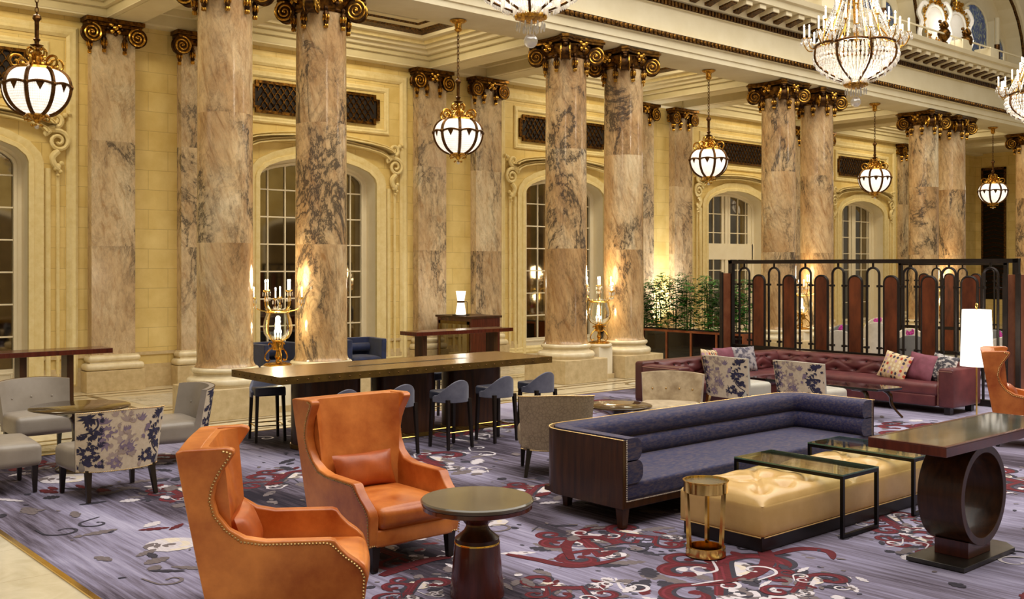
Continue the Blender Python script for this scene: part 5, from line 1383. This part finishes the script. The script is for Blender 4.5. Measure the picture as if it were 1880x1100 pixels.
# ------------------------------------------------------------------ candelabra on pedestals between the columns
def make_candel():
    t = thing('crystal_candelabra', '', 'candelabra')
    obj('base', MB().lathe([(.22, 0), (.225, .02), (.2, .035), (.12, .05), (.04, .06), (.03, .1), (.05, .14), (.03, .2), (.03, .25)], 28), 'gold_hi', t)
    f = MB()
    for q in range(3):
        a = q * 2 * pi / 3 + .3; d = Vector((cos(a), sin(a), 0)); f.tube([d * r + Vector((0, 0, z)) for r, z in smooth([(.13, .1), (.15, .07), (.19, .08), (.21, .14), (.17, .22), (.1, .28), (.09, .33), (.13, .36), (.15, .33)], 3)], .012, 6)
    f.lathe([(.08, .25), (.09, .27), (.085, .38), (.1, .40)], 20); obj('scroll_foot', f, 'gold_hi', t)
    obj('glass_vase', MB().lathe([(.09, .4), (.17, .44), (.22, .52), (.235, .62), (.215, .74), (.18, .84), (.175, .88), (.21, .92)], 32, cap=False), 'tglass', t)
    v = MB()
    for q in range(4): a = q * pi / 2 + .4; v.tube([(r * cos(a), r * sin(a), z) for r, z in ((.095, .4), (.175, .44), (.225, .52), (.24, .62), (.22, .74), (.19, .86))], .01, 5)
    v.tube([(.185 * cos(i * pi / 12), .185 * sin(i * pi / 12), .86) for i in range(24)], .012, 6, closed=True); obj('vase_band', v, 'brass', t)
    for q in range(3):
        a = q * 2.1; x, y = .05 * cos(a), .05 * sin(a); c = obj('inner_light', MB().lathe([(.014, .42), (.014, .5), (.001, .505)], 8, (x, y, 0)), 'candle', t); obj('bulb', MB().ball((x, y, .54), (.016, .016, .035), 6, 5), 'flame', c)
    for i in range(8):
        a = i * 2 * pi / 8 + .2; rd, zz = (.38, 1.10) if i % 2 else (.25, 1.22); x, y = rd * cos(a), rd * sin(a)
        ar = MB().tube(smooth([(.18 * cos(a), .18 * sin(a), .87), (rd * .8 * cos(a), rd * .8 * sin(a), .9), (x, y, .98), (x, y, zz - .02)], 3), .01, 5); ar.lathe([(.012, zz - .04), (.04, zz - .02), (.035, zz)], 10, (x, y, 0)); ao = obj('arm', ar, 'brass', t)
        obj('candle', MB().lathe([(.013, zz), (.013, zz + .11), (.001, zz + .115)], 8, (x, y, 0)), 'candle', ao); obj('bulb', MB().ball((x, y, zz + .14), (.014, .014, .03), 6, 5), 'flame', ao)
        cd = MB()
        for q in range(6): g = q * pi / 3; cd.ball((x + .045 * cos(g), y + .045 * sin(g), zz - .07), (.009, .009, .035), 5, 4); cd.ball((x * .95 + .03 * cos(g), y * .95 + .03 * sin(g), zz - .16), (.009, .009, .03), 5, 4)
        obj('prism_drop', cd, 'crystal', ao)
    return t
def make_ped():
    t = thing('candelabra_pedestal', '', 'pedestal')
    obj('shaft', MB().box(-.2, .2, -.2, .2, 0.0, .66), 'white_trim', t, .01); obj('cap', MB().lathe([(.24, .66), (.27, .68), (.27, .71), (.25, .72)], 32), 'white_trim', t)
    obj('foot', MB().box(-.23, .23, -.23, .23, 0, .1), 'stone', t, .006)
    return t
c0, q0 = make_candel(), make_ped()
CN = ['brass and crystal candelabra with glass vase between the first two columns', 'brass and crystal candelabra between the columns left of the bamboo planter', 'crystal candelabra seen through the arched screen, between the third pair of columns', 'crystal candelabra between the fourth pair of columns, seen through the screen']
PN = ['cream pedestal under the leftmost candelabra', 'cream pedestal under the candelabra left of the bamboo planter', 'cream pedestal under the candelabra behind the left half of the screen', 'cream pedestal under the candelabra behind the right half of the screen']
CANX = [XA + k * PIT + SP / 2 for k in range(4)]
for k, x in enumerate(CANX):
    put(c0 if k == 0 else copy_tree(c0), (x, YC - .1, .722), .5 * k, CN[k], 'crystal candelabras between the paired columns'); put(q0 if k == 0 else copy_tree(q0), (x, YC - .1, 0), 0, PN[k], 'candelabra pedestals')
# ------------------------------------------------------------------ arched folding screens
def make_screen(name, label, loc, rz, n, pitch, H=2.43, x_first=.36):
    # runs along local +x, seen from local -y
    t = thing(name, label, 'screen', loc, rz); L = n * pitch + .12
    f = MB(); b = .05
    f.box(0, L, -b, b, H - .07, H); f.box(0, .09, -b, b, 0, H); f.box(L - .09, L, -b, b, 0, H); f.box(0, L, -b, b, .0, .1); f.box(.09, L - .09, -.03, .03, .66, .74)
    obj('frame', f, 'iron', t, .004)
    for i in range(n - 1):
        xc = x_first + pitch / 2 + i * pitch; hw_ = .118
        P = [(xc - hw_, .1)] + [(xc - hw_ * cos(pi * k / 12), H - .42 + hw_ * sin(pi * k / 12)) for k in range(13)] + [(xc + hw_, .1)]
        p = obj('copper_panel', MB().prism(P, lambda a, z, q: (a, q, z), -.018, .018), 'copper', t)
        e = MB(); e.tube([(a + (0.012 if a > xc else -.012), 0, z) for a, z in P], .026, 6); obj('panel_rim', e, 'iron', p)
    for i in range(n):
        xa = x_first + i * pitch; a = MB(); Q = [(xa - .12, .1)] + [(xa - .12 * cos(pi * k / 12), H - .27 + .12 * sin(pi * k / 12)) for k in range(13)] + [(xa + .12, .1)]
        a.tube([(x, 0, z) for x, z in Q], .022, 6); a.tube([(xa, 0, H - .15), (xa, 0, H - .05)], .02, 6)
        for s in (-1, 1):
            for z in (H - .48, .84): a.tube([(xa + s * .1, 0, z), (xa + s * (pitch / 2 - .11), 0, z)], .014, 5); a.box(xa + s * .12 - .035, xa + s * .12 + .035, -.035, .035, z - .02, z + .02)
        obj('iron_arch', a, 'iron', t)
    return t, L
SX = 17.05
t, L = make_screen('arched_screen', 'long dark iron screen with arched copper panels behind the burgundy sofa', (SX, 12.86, 0), -pi / 2, 8, .70)
# copper end leaves standing at right angles
for x in (.035, L + .14, L - .06):
    m = MB().box(x - .03, x + .03, -.36 if x > 1 else -.3, -.06, .05, 2.17); o = obj('end_leaf', m, 'copper_pale', t, .004); obj('leaf_edge', MB().box(x - .036, x + .036, -.40 if x > 1 else -.34, -.36 if x > 1 else -.3, .05, 2.19), 'iron', o)
make_screen('arched_screen', 'farther arched screen glimpsed through the near one, across the dining area', (26.5, 14.3, 0), -pi / 2, 4, .70)

# ------------------------------------------------------------------ bamboo planter
t = thing('planter_box', 'copper-framed planter box full of bamboo, right of the second pair of columns', 'planter', (19.35, 14.2, 0))
PL_, PW_, PH_ = 4.6, .5, .78
obj('panel', MB().box(.02, PW_ - .02, .02, PL_ - .02, .02, PH_ - .04), 'smoke', t)
f = MB(); f.box(0, PW_, 0, PL_, PH_ - .05, PH_); f.box(0, PW_, 0, PL_, 0, .05)
for q in range(7): y = q * (PL_ - .05) / 6; f.box(-.005, PW_ + .005, y, y + .05, .05, PH_ - .05)
obj('copper_frame', f, 'copper_pale', t); obj('soil', MB().box(.04, PW_ - .04, .04, PL_ - .04, PH_ - .01, PH_ + .015), 'soil', t)
br_ = random.Random(9)
def bamboo(x, y, h, label):
    t = thing('bamboo_plant', label, 'plant', (x, y, PH_ + .015), br_.uniform(0, 6), 'bamboo plants in the long planter')
    s = MB(); l = MB()
    for c in range(7):
        bx, by = br_.uniform(-.12, .12), br_.uniform(-.12, .12); hh = h * br_.uniform(.75, 1.0); lx, ly = br_.uniform(-.18, .18), br_.uniform(-.18, .18)
        P = [(bx + lx * q * q, by + ly * q * q, hh * q) for q in (0, .3, .6, .85, 1)]; s.tube(P, [.009, .008, .007, .005, .003], 5)
        for q in range(34):
            w = br_.uniform(.03, 1.0); cx, cy_, cz = bx + lx * w * w, by + ly * w * w, hh * w; a = br_.uniform(0, 6.28); rch = br_.uniform(.05, .2) * (1.15 - w * .4)
            ox, oy, oz = cx + rch * cos(a), cy_ + rch * sin(a), cz + br_.uniform(-.03, .06)
            for k in range(5):
                g = a + (k - 2) * .55 + br_.uniform(-.2, .2); Lf = br_.uniform(.09, .17); dz = br_.uniform(-.06, .01); wd_ = Lf * .16
                ex, ey, ez = ox + Lf * cos(g), oy + Lf * sin(g), oz + dz; mx_, my_, mz = (ox + ex) / 2, (oy + ey) / 2, (oz + ez) / 2 + .012
                l.add([(ox, oy, oz), (mx_ - wd_ * sin(g), my_ + wd_ * cos(g), mz - .006), (ex, ey, ez), (mx_ + wd_ * sin(g), my_ - wd_ * cos(g), mz - .006), (mx_, my_, mz)], [(0, 1, 4), (1, 2, 4), (2, 3, 4), (3, 0, 4)])
    obj('stem', s, 'stem', t); obj('foliage', l, 'leaf', t, fix=False)
BN = ['bamboo plant at the near right end of the planter, beside the screen', 'second bamboo plant from the screen end of the planter', 'third bamboo plant from the screen end of the planter', 'fourth bamboo plant from the screen end of the planter', 'bamboo plant just right of the white uplight glare', 'bamboo plant right in front of the bright white uplight glare', 'leftmost bamboo plant, right beside the column of the second pair', 'bamboo plant beside the right-hand column of the second pair', 'hindmost bamboo plant at the wall end of the planter, behind the column']
for i in range(7): bamboo(19.6 + br_.uniform(-.05, .05), 14.45 + i * .5, br_.uniform(1.2, 1.55), BN[i])
up = thing('floor_uplight', 'white floor uplight behind the bamboo planter, glaring onto the wall', 'uplight', (22.6, 18.9, 0)); obj('can', MB().lathe([(.09, 0), (.1, .02), (.1, .3)], 20, cap=True), 'black_metal', up); obj('lens', MB().lathe([(.09, .301), (.001, .31)], 20), 'flame', up)

# ------------------------------------------------------------------ dining area beyond the screen
def tub(mt):
    t = thing('tub_chair', '', 'chair')
    P = [(x - .36, y) for x, y in u_path(.72, .66, .3)]
    m = MB(); k = len(P); vs = []
    for i, (x, y) in enumerate(P):
        u = abs(2 * i / (k - 1) - 1); top = .98 - .32 * u ** 1.6
        for o, z in ((1, .14), (1, top), (.84, top), (.82, .14)): vs.append((x * o, .3 + (y - .3) * o, z))
    fs = [(i * 4 + q, (i + 1) * 4 + q, (i + 1) * 4 + (q + 1) % 4, i * 4 + (q + 1) % 4) for i in range(k - 1) for q in range(4)] + [(0, 1, 2, 3), tuple(range((k - 1) * 4, k * 4))]
    m.add(vs, fs); obj('shell', m, mt, t, .015); obj('seat', MB().rbox((0, .3, .38), (.58, .58, .16), .05, 3), mt, t)
    for x, y in ((-.26, .06), (.26, .06), (-.24, .54), (.24, .54)): obj('leg', MB().taper((x, y, .18), (x, y, 0), .022, .016), 'black_leg', t)
    return t
def dining():
    t = thing('dining_table', '', 'dining table')
    obj('tabletop', MB().lathe([(.46, .71), (.48, .72), (.48, .74), (.001, .745)], 40), 'china', t); obj('stem', MB().lathe([(.05, .04), (.045, .71)], 16), 'black_leg', t); obj('base', MB().lathe([(.28, 0), (.28, .02), (.05, .05)], 24), 'black_leg', t)
    return t
def orchid():
    t = thing('orchid_vase', '', 'flower vase')
    obj('vase', MB().lathe([(.03, 0), (.04, .05), (.03, .12), (.035, .13)], 14), 'china', t); obj('stem', MB().tube([(0, 0, .12), (.01, .01, .2)], .004, 5), 'stem', t)
    f = MB()
    for c in range(4):
        cx, cy_, cz = br_.uniform(-.05, .05), br_.uniform(-.05, .05), .2 + br_.uniform(-.03, .07)
        for k in range(5):
            a = k * 1.257; f.ball((cx + .035 * cos(a), cy_, cz + .035 * sin(a)), (.03, .012, .03), 6, 4)
    obj('blossom', f, 'orchid', t); return t
def cup():
    t = thing('water_glass', '', 'glass'); obj('bowl', MB().lathe([(.028, .06), (.035, .09), (.036, .15), (.033, .15), (.03, .07)], 14), 'crystal', t); obj('foot', MB().lathe([(.03, 0), (.03, .004), (.005, .01), (.005, .06), (.02, .065)], 12), 'crystal', t); return t
tc_, tg_, dt, ov, cp = tub('tub'), tub('gry_tub'), dining(), orchid(), cup()
used = set()
def inst(p, loc, rz, label, group):
    o = p if p.name not in used else copy_tree(p); used.add(p.name); return put(o, loc, rz, label, group)
def toward(px, d): l = (px - 940) / FPX * d; return d * cos(TH) + l * sin(TH), d * sin(TH) - l * cos(TH)
DT = [(1545, 22.5, 'first from the left'), (1672, 21.0, 'second from the left'), (1612, 26.0, 'farther back in the middle'), (1835, 20.5, 'right of the white floor lamp')]
for i, (px, d, w) in enumerate(DT):
    x, y = toward(px, d)
    inst(dt, (x, y, 0), 0, 'white-topped dining table behind the arched screen, ' + w, 'dining tables beyond the screen')
    inst(ov, (x - .05, y - .02, .745), i, 'magenta orchid vase on the dining table ' + w, 'orchids on the dining tables')
    for q in range(2): inst(cp, (x + .22 * cos(q * 2 + i), y + .22 * sin(q * 2 + i), .745), 0, 'water glass on the dining table %s, %s the orchid' % (w, 'left of' if q else 'right of'), 'water glasses on the dining tables')
    for q, (a, nm_) in enumerate(((.5 + pi, 'near'), (.5, 'far'))):
        pr = tg_ if (i + q) % 3 == 1 else tc_; r_ = .56
        fx, fy = x + r_ * cos(a), y + r_ * sin(a)
        inst(pr, (fx, fy, 0), a - pi / 2 + 0, '%s tub chair, %s side of the dining table %s' % ('grey' if pr is tg_ else 'ivory', nm_, w), 'tub chairs beyond the screen')

# ------------------------------------------------------------------ gilded cartouches and urns on the cornice
def cartouche():
    t = thing('gilded_cartouche', '', 'sculpture')
    s = MB().lathe([(.001, -.1), (.2, -.07), (.32, 0), (.34, .04)], 24, (0, 0, 0), 0, 1, 1.5); s.M = None
    m = MB(); m.v = [(x, z - .1, y + .9) for x, y, z in s.v]; m.f = s.f; m.mi = s.mi; obj('shield', m, 'statue', t)
    r = MB(); r.tube([(.36 * cos(i * pi / 14), -.1, .9 + .54 * sin(i * pi / 14)) for i in range(28)], .05, 6, closed=True)
    for sd in (-1, 1): r.tube(smooth([(sd * .5, -.1, .2), (sd * .6, -.1, .5), (sd * .5, -.1, .9), (sd * .62, -.1, 1.2), (sd * .45, -.1, 1.5), (sd * .3, -.1, 1.45)], 4), .08, 6)
    r.box(-.45, .45, -.3, .2, 0, .22); obj('scroll_frame', r, 'statue', t)
    g = MB(); rg_ = random.Random(4)
    for i in range(60): a = rg_.uniform(0, 6.28); g.ball((.42 * cos(a) * rg_.uniform(.9, 1.25), -.14, .95 + .6 * sin(a) * rg_.uniform(.9, 1.2)), rg_.uniform(.03, .065), 6, 4)
    g.tube([(.42 * cos(i * pi / 14), -.12, .95 + .6 * sin(i * pi / 14)) for i in range(28)], .02, 6, closed=True); g.tube([(0, -.12, 1.5), (0, -.1, 1.9)], .03, 6)
    for i in range(12): g.ball((rg_.uniform(-.25, .25), -.12, 1.6 + rg_.uniform(-.1, .35)), rg_.uniform(.05, .085), 6, 4)
    obj('gilded_garland', g, 'gold_hi', t); return t
k0 = cartouche()
KS = [((29.2, 14.7, 8.7), 'white and gilt cartouche sculpture at upper right, left one of the two'), ((30.55, 14.7, 8.7), 'white and gilt cartouche sculpture at upper right, beside the tall blue window'), ((22.15, 14.85, 8.7), 'white and gilt sculpture half hidden behind the big chandelier top')]
for i, (p, lb) in enumerate(KS): o = put(k0 if i == 0 else copy_tree(k0), p, -.5, lb, 'gilded sculptures on the cornice'); o.scale = (.85, .85, .9)
def urn():
    t = thing('gilded_urn', '', 'urn'); obj('body', MB().lathe([(.14, 0), (.14, .06), (.07, .1), (.2, .25), (.25, .42), (.2, .55), (.12, .6), (.18, .66)], 20), 'gold', t)
    f = MB()
    for i in range(12): f.ball((br_.uniform(-.15, .15), br_.uniform(-.15, .15), .68 + br_.uniform(0, .2)), .07, 6, 4)
    obj('fruit', f, 'gold', t); return t
u0 = urn()
for i, (p, lb) in enumerate((((28.7, 14.12, 8.7), 'dark gilt urn left of the white and gilt sculptures'), ((30.1, 14.12, 8.7), 'dark gilt urn between the two white and gilt sculptures'))): o = put(u0 if i == 0 else copy_tree(u0), p, 0, lb, 'gilt urns on the cornice'); o.scale = (.75,) * 3

# far side of the court, mirrored in the arched panes
w = MB().box(-8, 46, -7.9, -7.6, 0, 7.6); wf = struct(obj('wall_front', w, 'wall'))
for k in range(-1, 6):
    for j in range(2): obj('marble_pilaster_strip', MB().box(XP + k * PIT + j * SP - .4, XP + k * PIT + j * SP + .4, -7.6, -7.4, .7, 6.8), 'marble_pale', wf)
    bx = XP + k * PIT + SP + 2.84; obj('arched_opening', MB().prism([(-1.4, .1)] + arch() + [(1.4, .1)], lambda a, b, q: (bx + a, q, b), -7.6, -7.58), 'far_opening', wf); m = MB(); arch_band(m, bx, HWO, ZS, ZT, 0, .26, .07); m.v = [(x, -7.58 - y, z) for x, y, z in m.v]; obj('opening_surround', m, 'white_trim', wf)

bpy.context.view_layer.update()
for o in list(SC.objects):
    if o.parent is None and o.get('category') and o.name != 'carpet' and abs(o.location.z) < 1e-6:
        x, y = o.location.x, o.location.y
        if (CX0 < x < CX1 and y < CY1) or o.name.startswith('sectional'): o.location.z = .0155
# ------------------------------------------------------------------ lights
wd = bpy.data.worlds.new('world'); SC.world = wd; wd.use_nodes = True
bg = wd.node_tree.nodes['Background']; bg.inputs[0].default_value = (1.0, 0.89, 0.74, 1); bg.inputs[1].default_value = 0.25
light('skylight_dome', 'AREA', (13, 5.0, 13.6), 4700, (1.0, 0.95, 0.88), 30, 15)
for k in range(-1, 5):
    x = XA + k * PIT + SP + (PIT - SP) / 2
    light('aisle_fill', 'AREA', (x, 17.4, 7.55), 140, (1.0, 0.86, 0.6), 2.6, 1.2)  # warm fill added below each coffer; the panes give no light themselves
for x in CANX: light('candelabra_glow', 'POINT', (x, YC - .1, 2.15), 32, (1.0, .8, .5), .2); light('vase_glow', 'POINT', (x, YC - .1, 1.35), 18, (1.0, .8, .5), .05)
for p, _ in CD: light('chandelier_glow', 'POINT', (p[0], p[1], p[2] - .2), 70, (1.0, .88, .7), .12); light('chandelier_top_glow', 'POINT', (p[0], p[1], p[2] + .5), 60, (1.0, .88, .7), .15)
light('uplight_beam', 'SPOT', (22.6, 18.9, .36), 1000, (1, .97, .9), .05, rot=(pi - .42, 0, 0), spot=radians(75), blend=.9)
light('lamp_glow', 'POINT', (15.75, 6.85, 1.2), 30, (1, .9, .75), .12)
light('cabinet_lamp_glow', 'POINT', (14.5, 18.4, 1.95), 14, (1, .9, .75), .1)
for x in (XA + 2 * PIT + .5, XA + 3 * PIT - .2, XA + 3 * PIT + 2.1): light('cornice_uplight', 'POINT', (x, 14.05, 9.25), 16, (1, .96, .9), .12)
